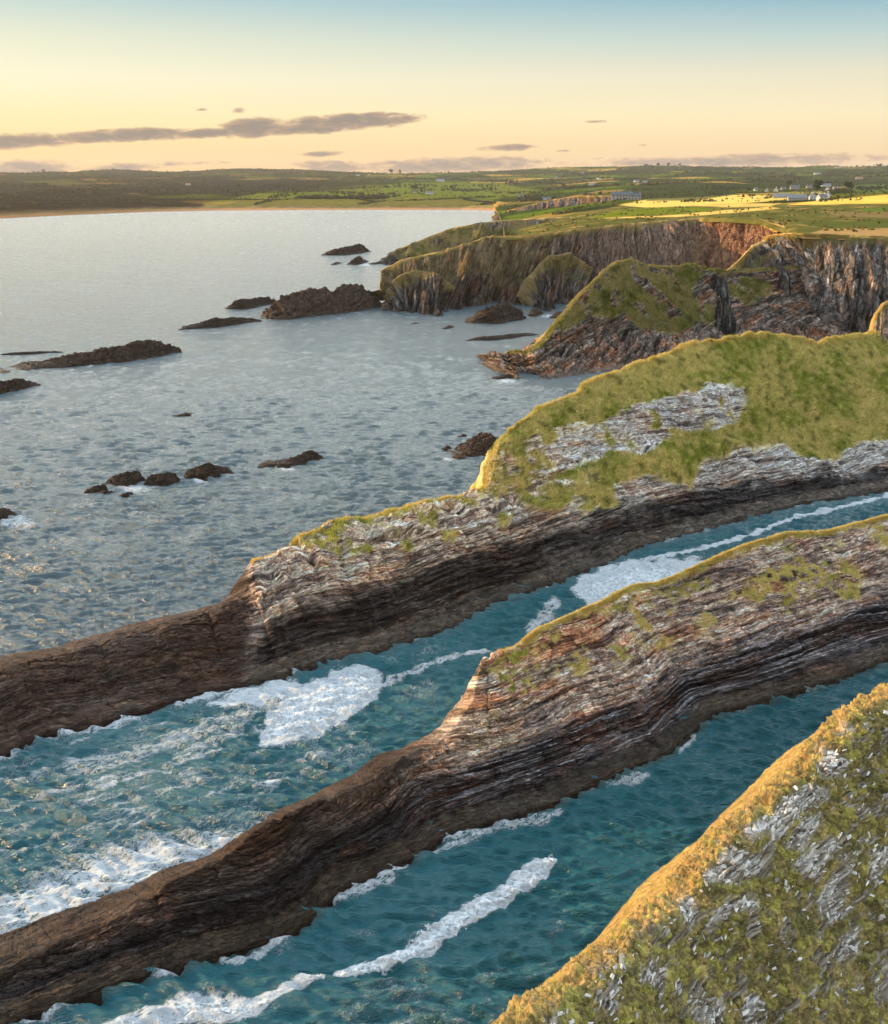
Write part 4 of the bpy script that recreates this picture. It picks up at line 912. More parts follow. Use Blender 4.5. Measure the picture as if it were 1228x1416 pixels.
far = [(609,251,36,12,5,2,M_white,M_tin,'long white building above the bright green field behind the bay'), (594,268.5,22,8,3,5,M_white,M_tin,'low white shed on the green field close behind the beach'), (573,267,12,6,3,5,M_white,M_slate,'tiny white hut left of the low white shed behind the beach'),
       (495,243,18,9,5,10,M_white,M_slate,'sunlit white house on the dark slope above the bay'), (510,242,12,8,4,10,M_white,M_slate,'small pale house right of the sunlit white house above the bay'), (260,256,20,9,4,5,M_stone,M_rust,'reddish-roofed building in the dark woods at the left of the bay'),
       (755,276,20,7,3,-5,M_white,M_slate,'low white house in the valley left of the farmhouse'), (721,272,14,6,3,0,M_white,M_slate,'small white house near the valley mouth left of the low white house'), (819,257,20,10,5,10,M_stone,M_tin,'blue-grey farm shed in the valley behind the farmhouse'),
       (880,252,18,9,5,15,M_white,M_slate,'pale house on the slope above the dark hill, left of two'), (892,252,16,8,4,-5,M_white,M_slate,'pale house on the slope above the dark hill, right of two'), (828,248,16,8,4,30,M_white,M_slate,'white house high in the wooded valley'),
       (1130,241,30,12,6,0,M_white,M_slate,'large white building on the far green slope above the village'), (1160,233,40,14,5,0,M_stone,M_rust,'orange-roofed farm on the skyline above the village'), (1188,248,24,10,5,0,M_stone,M_rust,'brown farm building on the dark band right of the village'), (770,246,16,8,4,0,M_white,M_slate,'white speck of a house on the left valley side, lower one'), (807,239,18,8,4,0,M_white,M_slate,'white speck of a house near the skyline above the valley')]
for q in far:
  q = q[:2]+tuple(k*.78 for k in q[2:5])+q[5:]
  house(q[0], q[1], q[2], q[3], q[4], q[5], q[6], q[7], q[8], 'lone buildings scattered over the far fields', 'house' if 'house' in q[8] else 'farm_building', chim=False, wins=False, cat='house' if 'house' in q[8] else 'building')
log('houses')
# ================================================================== ROCKS IN THE SEA
def sea_rock(base, crest, label, dw, seed, ns=150, grp='rocks standing in the sea', tone=1.0, bk=None):
    cr = [(u, v, dw*(1 if 0 < k < len(crest)-1 else .5)) for k, (u, v) in enumerate(crest)]
    md = [(u, .45*v+.55*np.interp(u, [b[0] for b in base], [b[1] for b in base]), w*.35) for u, v, w in cr]
    lines, _ = axis_lines(base, [md, cr], M=160, back=[(dw*.5, .7), (dw*1.3, -.1)], taper=(.06*1, .06*1), foot=(1.2, -1.5))
    L = np.linalg.norm(np.array(lines[1][-1])-np.array(lines[1][0]))
    tp = np.clip(np.minimum(np.arange(160), np.arange(160)[::-1])/22, 0, 1)**.5
    for k in range(2, len(lines)):
        lines[k] = lines[1]+(lines[k]-lines[1])*tp[:, None]; 
    rows = [4, 26, 26, 12, 8]
    P, s = loft(lines, ns, rows, 2, 2); Nn = normals(P)
    x, y, z = P[..., 0], P[..., 1], P[..., 2]; S = s[:, None]*np.ones_like(z)
    hz = max(z.max(), .8); sc = min(1.2, max(.22, hz/6))
    d, q, dk = rock_disp(S, z, y, seed, dip=-.25, scale=sc, fold=1.0, joint=.8)
    P = P+Nn*(d*.8*sstep(-1, .8, z))[..., None]
    P[..., 2] += .16*hz*fbm(x/sc/2.2, y/sc/2.2, z/sc/3, seed+7, 4)*sstep(0, 1, z)
    c = np.array([.048, .032, .024])*(1+.9*fbm(S/sc/2, q/sc*1.3, y/sc/2, seed+3, 4))[..., None]
    c = mixc(c, (.13, .088, .060), sstep(.1, .5, fbm(x/sc/1.5, y/sc/1.5, z/sc, seed+4, 3))*.6)
    c = c*tone*(1-.35*dk)[..., None]
    o = grid_mesh('sea_rock', P, np.clip(c, .008, .6), {'wet': 1-sstep(.5, 2.5, z), 'bare': np.ones_like(z), 'rs': RQ['rs']/sc/1.2, 'rq': RQ['rq']/sc/1.2}, mat=M_rock, smooth=False)
    return tag(o, label, 'rock', grp)
sea_rock([(-60,527),(0,517),(60,510),(120,506),(180,500),(254,487)], [(-60,522),(0,512),(50,500),(100,491),(150,481),(200,470),(236,465),(252,480)], 'longest low black rock in the open sea, running in from the left edge', 7, 1001, 320)
sea_rock([(-60,552),(0,545),(30,540),(60,531)], [(-60,536),(0,526),(25,524),(45,527),(60,530)], 'low black rock at the left edge just below the longest rock', 3, 1002)
sea_rock([(0,491),(40,490),(90,487)], [(0,488),(40,486),(90,485)], 'thin awash reef above the longest rock at the left edge', 1.5, 1003, 90)
sea_rock([(243,457),(300,453),(366,444)], [(245,455),(268,448),(295,440),(325,439),(350,438),(364,441)], 'flat rock reaching left from the big twin-humped rock', 4, 1004)
sea_rock([(310,427),(340,428),(385,419)], [(312,424),(330,415),(360,411),(385,409)], 'flat reddish rock behind the big twin-humped rock', 5, 1005)
sea_rock([(361,441),(400,442),(440,437),(480,433),(534,424)], [(363,438),(375,420),(395,408),(420,402),(445,399),(462,404),(470,396),(486,391),(502,391),(514,398),(532,408)], 'big twin-humped rock off the end of the long dark cliff', 12, 1006, 320, tone=1.35)
sea_rock([(446,353),(480,353),(514,348)], [(448,351),(465,344),(480,341),(497,335),(506,341),(514,346)], 'pointed far rock off the tip of the low promontory', 8, 1007)
sea_rock([(480,366),(498,366),(511,362)], [(481,364),(490,358),(497,354),(504,358),(510,361)], 'small peaked rock just below the pointed far rock', 5, 1008, 90)
sea_rock([(458,366),(466,366),(474,364)], [(459,364),(466,362),(473,363)], 'tiny flat rock left of the small peaked rock', 3, 1009, 60)
sea_rock([(512,366),(530,365),(548,362)], [(514,364),(528,360),(546,357)], 'low dark ledge at the tip of the low promontory', 5, 1010, 90)
sea_rock([(535,352),(541,352),(549,350)], [(536,350),(541,348),(548,348)], 'tiny dark rock right of the pointed far rock', 3, 1011, 60)
sea_rock([(646,447),(690,448),(727,441)], [(648,444),(662,435),(672,425),(690,421),(708,416),(718,422),(726,437)], 'dark triangular rock below the cliff, in front of the long dark cliff', 9, 1012)
sea_rock([(731,437),(742,438),(753,434)], [(732,435),(738,428),(746,425),(752,431)], 'small block of rock right of the dark triangular rock', 4, 1013, 80)
sea_rock([(763,440),(775,440),(787,436)], [(764,437),(772,431),(780,430),(786,433)], 'small rock beside the foot of the humped headland', 4, 1014, 80)
sea_rock([(643,472),(690,470),(748,463)], [(645,469),(670,465),(700,462),(730,460),(747,461)], 'long flat reef between the triangular rock and the humped headland', 3, 1015, 160)
sea_rock([(612,455),(620,455),(630,452)], [(613,453),(620,450),(629,450)], 'tiny rock off the left end of the long flat reef', 2, 1016, 60)
sea_rock([(566,449),(573,449),(582,447)], [(567,448),(573,446),(581,446)], 'tiny awash rock left of the tiny reef rock', 2, 1017, 60)
sea_rock([(680,524),(695,524),(713,521)], [(681,522),(694,518),(712,518)], 'small flat rock just left of the headland tip', 2.5, 1018, 80)
sea_rock([(605,638),(650,633),(700,624)], [(607,636),(625,628),(645,612),(662,602),(680,594),(700,588)], 'jagged brown rock rising behind the turf ridge end', 5, 1019, 200, tone=1.3)
sea_rock([(633,605),(640,606),(648,603)], [(634,603),(640,600),(647,601)], 'tiny rock off the jagged brown rock, upper one', 1.2, 1020, 50)
sea_rock([(610,622),(618,623),(626,620)], [(611,620),(618,616),(625,618)], 'tiny rock off the jagged brown rock, lower one', 1.2, 1021, 50)
sea_rock([(116,681),(130,682),(150,677)], [(117,678),(130,672),(148,669)], 'low left-end rock of the row of four dark rocks', 1.5, 1022, 90)
sea_rock([(143,671),(175,673),(203,664)], [(145,667),(156,658),(172,654),(188,652),(202,660)], 'broad flat-topped rock, second in the dark row', 2.6, 1023, 120)
sea_rock([(198,671),(225,672),(251,666)], [(199,664),(208,656),(225,653),(242,654),(250,660)], 'square brown rock beside the broad flat-topped one', 2.6, 1024, 120)
sea_rock([(251,663),(285,664),(327,654)], [(253,659),(268,646),(283,640),(297,643),(312,645),(325,650)], 'rounded rock with a long right slope, alone right of the square one', 3, 1025, 140)
sea_rock([(356,646),(400,646),(450,635)], [(357,642),(375,638),(395,637),(412,630),(428,622),(441,623),(449,631)], 'low rock with a raised right head, farthest right of the dark row', 3, 1026, 170)
sea_rock([(134,683),(145,684),(158,681)], [(135,681),(145,678),(157,679)], 'small awash rock in the foam below the flat-topped rock', 1, 1027, 50)
sea_rock([(164,687),(176,687),(188,683)], [(165,685),(176,680),(187,681)], 'small awash rock in the foam below the square rock', 1, 1028, 50)
sea_rock([(236,577),(255,576),(272,572)], [(237,575),(255,571),(271,571)], 'single awash rock alone in the open water', 1.5, 1029, 70)
sea_rock([(-40,727),(0,720),(30,712)], [(-40,712),(0,703),(14,704),(22,709),(30,711)], 'dark rock with white wash at the left edge, below the dark row', 2.5, 1030, 110)
log('rocks')
# ================================================================== SEA
A_base = [(-140,1118),(0,1048),(66,1015),(136,1006),(217,980),(283,960),(340,950),(394,937),(454,914),(530,900),(620,871),(677,838),(753,812),(830,784),(886,757),(1009,724),(1111,698),(1228,680),(1420,645)]
B_base = [(-200,1490),(30,1416),(101,1389),(177,1361),(252,1341),(313,1323),(384,1303),(439,1268),(465,1240),(545,1202),(576,1189),(620,1157),(700,1134),(764,1115),(789,1103),(845,1076),(927,1043),(984,992),(1060,972),(1152,943),(1228,915),(1420,860)]
B_back = [(-200,1408),(0,1343),(66,1310),(141,1281),(202,1248),(237,1219),(310,1187),(374,1136),(455,1106),(525,1071),(600,1033),(640,1000),(700,960),(820,880),(960,820),(1228,750)]
A_back = [(-140,964),(0,931),(130,891),(260,856),(346,815),(400,790),(560,740),(700,700)]
WAVES = []
_r = np.random.default_rng(5)
for i in range(110):
    lam = .65*(4.2/.65)**(_r.random()**1.1); th = math.radians(-100)+_r.normal()*.36
    WAVES.append((2*PI/lam*math.cos(th), 2*PI/lam*math.sin(th), lam*(.0150 if lam < 3.0 else .008), _r.random()*2*PI, lam))
for i in range(26):
    lam = 7*(26/7)**_r.random(); th = math.radians(-104)+_r.normal()*.30
    WAVES.append((2*PI/lam*math.cos(th), 2*PI/lam*math.sin(th), lam*.0024, _r.random()*2*PI, lam))
def sea_height(x, y, sp, calm):
    h = np.zeros(x.shape, f32); xw = (x+1.2*noise3(x/9, y/9, 0, 901)).astype(f32); yw = (y+1.2*noise3(x/9, y/9, 4, 902)).astype(f32)
    for kx, ky, a, ph, lam in WAVES:
        att = a*sstep(1.6*sp, 3.5*sp, lam)*(1-calm*(.25+.6*sstep(2, 7, lam)))
        s = np.sin(kx*xw+ky*yw+ph); h += (att*(s+.35*s*s*np.sign(s))).astype(f32)
    return h*(1+.45*noise3(x/22, y/22, 7, 903))
P1 = [(362,1027),(372,992),(400,968),(432,946),(462,934),(492,926),(518,928),(528,942),(518,962),(484,990),(436,1014),(392,1027)]
P1b = [(288,974),(322,958),(372,944),(408,942),(418,954),(400,966),(352,970),(310,978)]
P2 = [(795,815),(806,801),(828,797),(834,786),(880,779),(975,776),(1040,778),(1010,800),(920,842),(845,872),(818,838),(810,828)]
P3 = [(762,1193,9),(745,1203,15),(722,1216,15),(700,1236,12),(680,1247,15),(650,1262,13),(615,1284,14),(590,1305,16),(560,1322,11),(530,1333,8),(500,1341,7),(465,1347,6)]
P3b = [(445,1350,6),(415,1358,8),(385,1374,8),(350,1396,12),(300,1398,22),(255,1395,20),(220,1405,14),(170,1420,14),(110,1445,14)]
white = [(-60,1400),(-60,1215),(0,1235),(60,1205),(150,1168),(250,1150),(330,1136),(372,1131),(345,1160),(310,1190),(280,1205),(215,1240),(140,1283),(66,1312),(0,1345)]
def open_line(U, V, pts, shift=0):
    return linesd(U, V+shift, [(a, b, 1.) for a, b in pts])*-1+1     # distance in px
def foam_density(U, V, x, y):
    n = fbm(x/3.2, y/3.2, 0, 910, 4); n2 = fbm(x/9, y/9, 0, 915, 3)
    px = 1/(np.hypot(x, y)+1)*100
    D = np.full(U.shape, -1.0)
    for poly, a in ((P1, 1.15), (P1b, .85), (P2, 1.05)):
        D = np.maximum(D, a*sstep(-14, 6, polysd(U, V, poly)+9*n)*1.0)
    D = np.maximum(D, 1.1*sstep(-.25, .35, linesd(U, V, P3)+.45*n)); D = np.maximum(D, .82*sstep(-.5, .4, linesd(U, V, P3b)+.6*n))
    w = polysd(U, V, white); grad = np.clip((U+V*0-0)/400, 0, 1)
    D = np.maximum(D, (.46+.26*sstep(75, 0, open_line(U, V, [(0,1345),(215,1240),(310,1187),(374,1134)])))*sstep(-35, 30, w+26*n2)+.22*np.clip(fbm((x*.84+y*.54)/5, (-x*.54+y*.84)/1.1, 0, 921, 4), -.6, 1)*sstep(-20, 20, w))
    D = np.maximum(D, .26*sstep(-60, 60, polysd(U, V, [(-100,1060),(60,1030),(300,980),(420,960),(560,1010),(480,1070),(330,1140),(100,1200),(-100,1260)])+40*n2)+.35*np.clip(n2, 0, 1))* (U < 5000)*1.0 if False else D
    st = sstep(-60, 40, polysd(U, V, [(-100,1060),(60,1030),(300,975),(420,960),(540,1010),(470,1075),(330,1135),(100,1200),(-100,1260)]))
    a = x*.84+y*.54; b = -x*.54+y*.84
    D = np.maximum(D, st*(.30+.75*np.clip(fbm(a/7, b/1.5, 0, 920, 4), -.3, 1)))
    # trails
    for ln, aa in (([(530,946,5),(560,933,6),(600,915,4),(640,905,3),(690,900,2)], .62), ([(880,777,3),(930,766,3),(980,756,3),(1030,742,2.5),(1100,716,2.5),(1228,686,2.5)], .75),
                   ([(735,872,8),(752,855,12),(765,838,10)], .62), ([(100,1062,14),(200,1040,12),(300,1000,10),(380,975,8)], .52), ([(230,1065,8),(250,1045,8),(330,1010,8)], .5)):
        D = np.maximum(D, aa*sstep(-.6, .5, linesd(U, V, ln)+.8*n))
    # wash along the rocks
    dA = open_line(U, V, A_base); dB = open_line(U, V, B_base); dK = open_line(U, V, B_back); dN = open_line(U, V, A_back)
    pat = sstep(-.12, .30, fbm(x/6, y/6, 3, 925, 3))
    D = np.maximum(D, (.20+.50*pat)*sstep(11, 1, dB)*sstep(900, 840, U)*1.0)
    D = np.maximum(D, .50*pat*sstep(9, 1, dB))
    D = np.maximum(D, (.35+.45*pat)*sstep(14, 1, dA)*sstep(480, 380, U)); D = np.maximum(D, .45*pat*sstep(7, 1, dA))
    D = np.maximum(D, .62*sstep(22, 1, dK)*(.4+.6*pat)*sstep(690, 600, U)); D = np.maximum(D, .5*pat*sstep(10, 1, dN))
    for ln in ([(600,1178,4),(640,1160,9),(700,1140,8),(745,1132,8),(775,1122,4)], [(462,1240,7),(490,1232,9),(540,1215,5)], [(310,1328,5),(330,1330,6),(380,1305,5)], [(840,1085,4),(880,1078,6),(895,1072,3)], [(940,1040,3),(960,1020,3)], [(40,1010,7),(70,1015,6),(130,1008,5)], [(300,950,4),(350,945,6)], [(1260,0,1),(1261,0,1)]):
        D = np.maximum(D, .58*sstep(-.9, .6, linesd(U, V, ln)+1.5*n))
    # scattered flecks in the wide water of the second channel
    ch = sstep(-40, 60, polysd(U, V, [(400,1416),(560,1340),(700,1290),(760,1240),(860,1250),(760,1416),(600,1500),(300,1500)]))
    D = np.maximum(D, ch*(.24+.50*np.clip(fbm(a/3, b/1.2, 0, 922, 4), -.4, 1)))
    # wash round the free rocks
    for cx, cy, rx, ry in ((185,675,45,9), (20,722,50,14), (120,505,16,4), (400,648,30,5), (620,635,20,4), (770,470,20,3), (700,527,26,5), (505,366,14,3), (275,666,14,4), (760,437,18,3)):
        D = np.maximum(D, .62*sstep(1.3, .2, np.hypot((U-cx)/rx, (V-cy)/ry)+.5*n))
    # surf on the beach
    D = np.maximum(D, .40*sstep(3, .5, open_line(U, V, [(-350,312),(-100,305),(0,302),(100,297),(200,293),(300,291),(500,290),(640,290),(684,291)], -1.5))*sstep(-.3, .2, n2+.25))
    return D
def build_sea():
    nu = 1500; u = np.linspace(-330, 1500, nu)
    v = np.concatenate([np.linspace(1560, 700, 1050, endpoint=False), np.linspace(700, 400, 330, endpoint=False), np.linspace(400, 268, 110)])
    # radial fan of real ground points, finer near the camera
    Ug, Vg = np.meshgrid(u, v, indexing='ij'); P = sea(Ug, Vg); x, y = P[..., 0], P[..., 1]
    sp = np.maximum(np.abs(np.gradient(y, axis=1)), np.abs(np.gradient(x, axis=0)))
    chan = sstep(-10, 25, polysd(Ug, Vg, [(-400,1240)]+A_base+[(1500,640),(1500,1700),(-400,1700)]))
    calm = chan*(.50+.35*sstep(500, 800, Ug)); nr = np.minimum(open_line(Ug, Vg, A_base), open_line(Ug, Vg, B_base)); calm = np.maximum(calm, .92*sstep(26, 6, nr))
    P[..., 2] = sea_height(x, y, sp, calm)
    D = foam_density(Ug, Vg, x, y)
    P[..., 2] += .10*np.clip(D, 0, 1)*(.5+fbm(x/.8, y/.8, 0, 930, 3))
    deep = np.array([.068, .100, .115]); teal = np.array([.000, .195, .235]); milky = np.array([.030, .25, .26]); dark = np.array([.001, .055, .075])
    c = np.broadcast_to(deep, x.shape+(3,)).copy()
    c = mixc(c, teal, chan)
    c = mixc(c, milky, chan*sstep(-60, 60, polysd(Ug, Vg, [(450,1000),(560,930),(660,930),(650,990),(560,1050),(420,1090),(200,1130),(100,1100)]))*.45)
    c = mixc(c, milky, chan*sstep(-80, 90, polysd(Ug, Vg, [(300,1500),(560,1340),(760,1200),(900,1180),(860,1260),(700,1500)]))*.28)
    c = mixc(c, dark, chan*sstep(60, 5, open_line(Ug, Vg, B_base))*.6)  # shade and cliff reflection beside the bare ridge painted into the water colour
    c = mixc(c, dark, chan*sstep(45, 5, open_line(Ug, Vg, A_base))*.55)  # same painted shade along the turf ridge
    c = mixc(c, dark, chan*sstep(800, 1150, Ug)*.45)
    c = mixc(c, (.06, .06, .035), chan*sstep(12, 0, open_line(Ug, Vg, A_base))*.5); c = mixc(c, (.05, .05, .03), chan*sstep(10, 0, open_line(Ug, Vg, B_base))*.5)
    m, nt, b, out = nt_new('sea_water')
    a = N(nt, 'ShaderNodeAttribute', attribute_name='Col'); fo = N(nt, 'ShaderNodeAttribute', attribute_name='foam')
    tc = N(nt, 'ShaderNodeTexCoord'); O = tc.outputs['Object']
    # lacy foam: thin ridges of two warped noises
    def ridge(scale, dist, w):
        mp = N(nt, 'ShaderNodeMapping', vector_type='TEXTURE'); mp.inputs['Rotation'].default_value = (0, 0, math.radians(34)); mp.inputs['Scale'].default_value = (2.1, .80, 1); nt.links.new(O, mp.inputs[0])
        n = noise_(nt, mp.outputs[0], scale, 3, .6, dist)
        return math_(nt, 'SUBTRACT', 1.0, math_(nt, 'MULTIPLY', math_(nt, 'ABSOLUTE', math_(nt, 'SUBTRACT', n, .5)), w))
    lace = math_(nt, 'MAXIMUM', ridge(.55, 1.2, 7), ridge(1.7, 1.0, 6))
    fine = noise_(nt, O, 5.0, 6, .7)
    tex = math_(nt, 'ADD', math_(nt, 'MULTIPLY', lace, .6), math_(nt, 'MULTIPLY', fine, .55))
    raw = math_(nt, 'SUBTRACT', math_(nt, 'ADD', math_(nt, 'MULTIPLY', fo.outputs['Fac'], 1.05), tex), 1.14)
    F = math_(nt, 'MULTIPLY', raw, 3.4, clamp=True)
    fc = mix_(nt, fine, (.40, .48, .54), (.78, .81, .84))
    # under-surface milkiness where foam is dense
    mk = math_(nt, 'MULTIPLY', fo.outputs['Fac'], .28, clamp=True)
    body = mix_(nt, mk, a.outputs['Color'], (.16, .30, .32))
    nt.links.new(mix_(nt, F, body, fc), b.inputs['Base Color'])
    cd = N(nt, 'ShaderNodeTexCoord')
    nt.links.new(math_(nt, 'ADD', math_(nt, 'MULTIPLY', F, .6), .15), b.inputs['Roughness'])
    b.inputs['IOR'].default_value = 1.333
    mp = N(nt, 'ShaderNodeMapping'); mp.inputs['Scale'].default_value = (.42, 1.45, 1); mp.inputs['Rotation'].default_value = (0, 0, .22); nt.links.new(O, mp.inputs[0])
    r1 = noise_(nt, mp.outputs[0], 1.5, 4, .6, .4); r2 = noise_(nt, mp.outputs[0], 5.0, 4, .65, .3); r3 = noise_(nt, mp.outputs[0], .16, 2, .5, .3)
    h = math_(nt, 'ADD', math_(nt, 'MULTIPLY', r1, .40), math_(nt, 'MULTIPLY', r2, .20)); h = math_(nt, 'ADD', h, math_(nt, 'MULTIPLY', r3, .25))
    h = math_(nt, 'ADD', h, math_(nt, 'MULTIPLY', math_(nt, 'MULTIPLY', F, fine), .35))
    bp = N(nt, 'ShaderNodeBump'); bp.inputs['Strength'].default_value = 1.0; bp.inputs['Distance'].default_value = .85
    nt.links.new(h, bp.inputs['Height']); nt.links.new(bp.outputs[0], b.inputs['Normal'])
    # drop what lies under the farmland
    keep = None
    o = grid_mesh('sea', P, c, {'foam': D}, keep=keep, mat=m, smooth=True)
    tag(o, 'rippled sea with teal channels and silvery open bay', 'sea', kind='structure')
    # the rest of the sea, coarse, beyond the sides and behind
    V = []; Fq = []
    def rect(x0, x1, y0, y1):
        k = len(V); V.extend([(x0, y0, -.9), (x1, y0, -.9), (x1, y1, -.9), (x0, y1, -.9)]); Fq.append([k, k+1, k+2, k+3])
    rect(-6000, 6000, -3000, 6000)
    n = len(V); o2 = raw_mesh('sea_outer', V, np.array(Fq), 4, np.tile(deep, (n, 1)), {'foam': np.full(n, -1.)}, mat=m, parent=o)
    tag(o2, kind='structure')
    # thick foam rafts
    mf, nt, b, out = nt_new('sea_foam'); tc = N(nt, 'ShaderNodeTexCoord')
    n1 = noise_(nt, tc.outputs['Object'], 1.3, 6, .65, .5); n2 = noise_(nt, tc.outputs['Object'], 7, 4, .6)
    nt.links.new(mix_(nt, math_(nt, 'MULTIPLY', math_(nt, 'SUBTRACT', math_(nt, 'ADD', n1, math_(nt, 'MULTIPLY', n2, .5)), .45), 2.0, clamp=True), (.30, .40, .46), (.70, .73, .76)), b.inputs['Base Color']); b.inputs['Roughness'].default_value = .8
    bp = N(nt, 'ShaderNodeBump'); bp.inputs['Strength'].default_value = .7; bp.inputs['Distance'].default_value = .18
    nt.links.new(math_(nt, 'ADD', n1, math_(nt, 'MULTIPLY', n2, .4)), bp.inputs['Height']); nt.links.new(bp.outputs[0], b.inputs['Normal'])
    ea = N(nt, 'ShaderNodeAttribute', attribute_name='edge'); n3 = noise_(nt, tc.outputs['Object'], 2.4, 8, .72, .8)
    op = math_(nt, 'MULTIPLY', math_(nt, 'ADD', math_(nt, 'MULTIPLY', math_(nt, 'MINIMUM', ea.outputs['Fac'], .9), .55), math_(nt, 'MULTIPLY', math_(nt, 'SUBTRACT', n3, .54), 3.2)), 2.6, clamp=True)
    tp = N(nt, 'ShaderNodeBsdfTransparent'); mxs = N(nt, 'ShaderNodeMixShader'); nt.links.new(op, mxs.inputs[0]); nt.links.new(tp.outputs[0], mxs.inputs[1]); nt.links.new(b.outputs[0], mxs.inputs[2]); nt.links.new(mxs.outputs[0], out.inputs[0])
    def raft(fn, bb, label, seed):
        i0, i1 = np.searchsorted(u, bb[0]), np.searchsorted(u, bb[1]); j0, j1 = np.searchsorted(-v, -bb[3]), np.searchsorted(-v, -bb[2])
        Q = P[i0:i1, j0:j1].copy(); UU = Ug[i0:i1, j0:j1]; VV = Vg[i0:i1, j0:j1]; X, Y = Q[..., 0], Q[..., 1]
        w = fn(UU, VV, X, Y)
        Q[..., 2] += .02+.13*sstep(0, .5, w)*(.7+.9*fbm(X/.7, Y/.7, 0, seed, 3))-.10*(w < .04)
        kp = (w[:-1, :-1] > 0)&(w[1:, 1:] > 0)&(w[1:, :-1] > 0)&(w[:-1, 1:] > 0)
        q = quads(*w.shape, kp); used = np.unique(q); mp_ = np.zeros(w.size, int); mp_[used] = np.arange(len(used))
        o = raw_mesh('sea_foam', Q.reshape(-1, 3)[used], mp_[q], 4, attrs={'edge': w.reshape(-1)[used]}, smooth=True, mat=mf); tag(o, label, 'foam', kind='stuff')
    nz = lambda X, Y, s: fbm(X/1.5, Y/1.5, 0, s, 6, gain=.62)
    raft(lambda a, b, X, Y: (polysd(a, b, P1)+4+18*nz(X, Y, 941))/20, (320,560,900,1060), 'big oval raft of white foam in the first channel', 942)
    raft(lambda a, b, X, Y: (polysd(a, b, P1b)+26*nz(X, Y, 943)-7)/16, (270,430,930,990), 'ragged tail of foam beside the big oval raft', 944)
    raft(lambda a, b, X, Y: (polysd(a, b, P2)+7*nz(X/2, Y/2, 945)-22*sstep(4, 0, linesd(a, b, [(870,793,1),(985,776,1)])*-4+4)*0)/16, (780,1060,765,880), 'flat white foam raft at the narrow inner end of the first channel', 946)
    raft(lambda a, b, X, Y: linesd(a, b, P3)+1.2*nz(X, Y, 947)+.1, (430,790,1160,1370), 'long winding streak of thick foam in the second channel', 948)
    raft(lambda a, b, X, Y: linesd(a, b, P3b)*.8+1.5*nz(X, Y, 949)-.2, (90,460,1335,1470), 'loose foam at the bottom edge of the second channel', 950)
build_sea(); log('sea')
# ================================================================== LIGHT, SKY, CAMERA
SUN_AZ, SUN_EL = math.radians(-74), math.radians(11.0)
sd = bpy.data.lights.new('sun', 'SUN'); sd.energy = 5.0; sd.angle = math.radians(.6); sd.color = (1.0, .64, .30)
so = bpy.data.objects.new('sun', sd); COL.objects.link(so)
from mathutils import Vector
Sv = Vector((math.sin(SUN_AZ)*math.cos(SUN_EL), math.cos(SUN_AZ)*math.cos(SUN_EL), math.sin(SUN_EL)))
so.rotation_euler = Sv.to_track_quat('Z', 'Y').to_euler()
W = bpy.data.worlds.new('World'); bpy.context.scene.world = W; W.use_nodes = True
nt = W.node_tree; nt.nodes.clear()
wo = nt.nodes.new('ShaderNodeOutputWorld'); bg = nt.nodes.new('ShaderNodeBackground'); nt.links.new(bg.outputs[0], wo.inputs[0]); bg.inputs[1].default_value = .12
sk = nt.nodes.new('ShaderNodeTexSky'); sk.sky_type = 'NISHITA'; sk.sun_disc = False; sk.sun_elevation = SUN_EL; sk.sun_rotation = SUN_AZ % (2*PI); sk.air_density = 1.0; sk.dust_density = 1.5; sk.altitude = 60
tc = nt.nodes.new('ShaderNodeTexCoord'); sx = nt.nodes.new('ShaderNodeSeparateXYZ'); nt.links.new(tc.outputs['Generated'], sx.inputs[0])
el = math_(nt, 'MULTIPLY', math_(nt, 'ARCSINE', sx.outputs[2]), 180/PI)      # degrees above the horizon
az = math_(nt, 'MULTIPLY', math_(nt, 'ARCTAN2', sx.outputs[0], sx.outputs[1]), 180/PI)
def ramp(fac, stops):
    r = nt.nodes.new('ShaderNodeValToRGB'); nt.links.new(fac, r.inputs[0]); e = r.color_ramp.elements
    e[0].position, e[0].color = stops[0][0], (*stops[0][1], 1); e[1].position, e[1].color = stops[-1][0], (*stops[-1][1], 1)
    for p, c in stops[1:-1]:
        n = e.new(p); n.color = (*c, 1)
    return r.outputs[0]
def lin(r, g, b): return tuple((((c/255+.055)/1.055)**2.4 if c > 10 else c/255/12.92)*.745 for c in (r, g, b))
ef = math_(nt, 'DIVIDE', math_(nt, 'ADD', el, 2.0), 92.0, clamp=True)
E = lambda d: (d+2)/92
SL = [(E(-2), lin(236,186,128)), (E(.0), lin(247,204,142)), (E(.9), lin(254,218,158)), (E(2.6), lin(255,236,178)), (E(4.7), lin(254,246,212)), (E(6.5), lin(236,236,208)), (E(8.6), lin(190,214,213)), (E(13), (2.5,2.35,2.0)), (E(27), (2.8,2.75,2.6)), (E(42), (.75,.92,1.05)), (E(60), (.60,.84,1.06)), (E(90), (.55,.80,1.04))]  # bands above the frame brightened to add fill and sea reflection
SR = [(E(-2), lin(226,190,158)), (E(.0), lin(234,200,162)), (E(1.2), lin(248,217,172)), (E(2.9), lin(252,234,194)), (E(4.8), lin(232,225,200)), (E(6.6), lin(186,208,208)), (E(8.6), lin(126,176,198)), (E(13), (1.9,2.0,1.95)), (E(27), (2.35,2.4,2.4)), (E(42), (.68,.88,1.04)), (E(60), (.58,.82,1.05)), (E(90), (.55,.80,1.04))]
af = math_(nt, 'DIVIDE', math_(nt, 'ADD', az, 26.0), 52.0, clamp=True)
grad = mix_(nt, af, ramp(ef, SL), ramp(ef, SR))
SB = [(E(-2), (.60,.58,.56)), (E(10), (.80,.80,.80)), (E(30), (.92,.96,1.0)), (E(60), (.66,.84,1.02)), (E(90), (.55,.80,1.04))]  # separate back sky, set to shape the fill on shaded faces
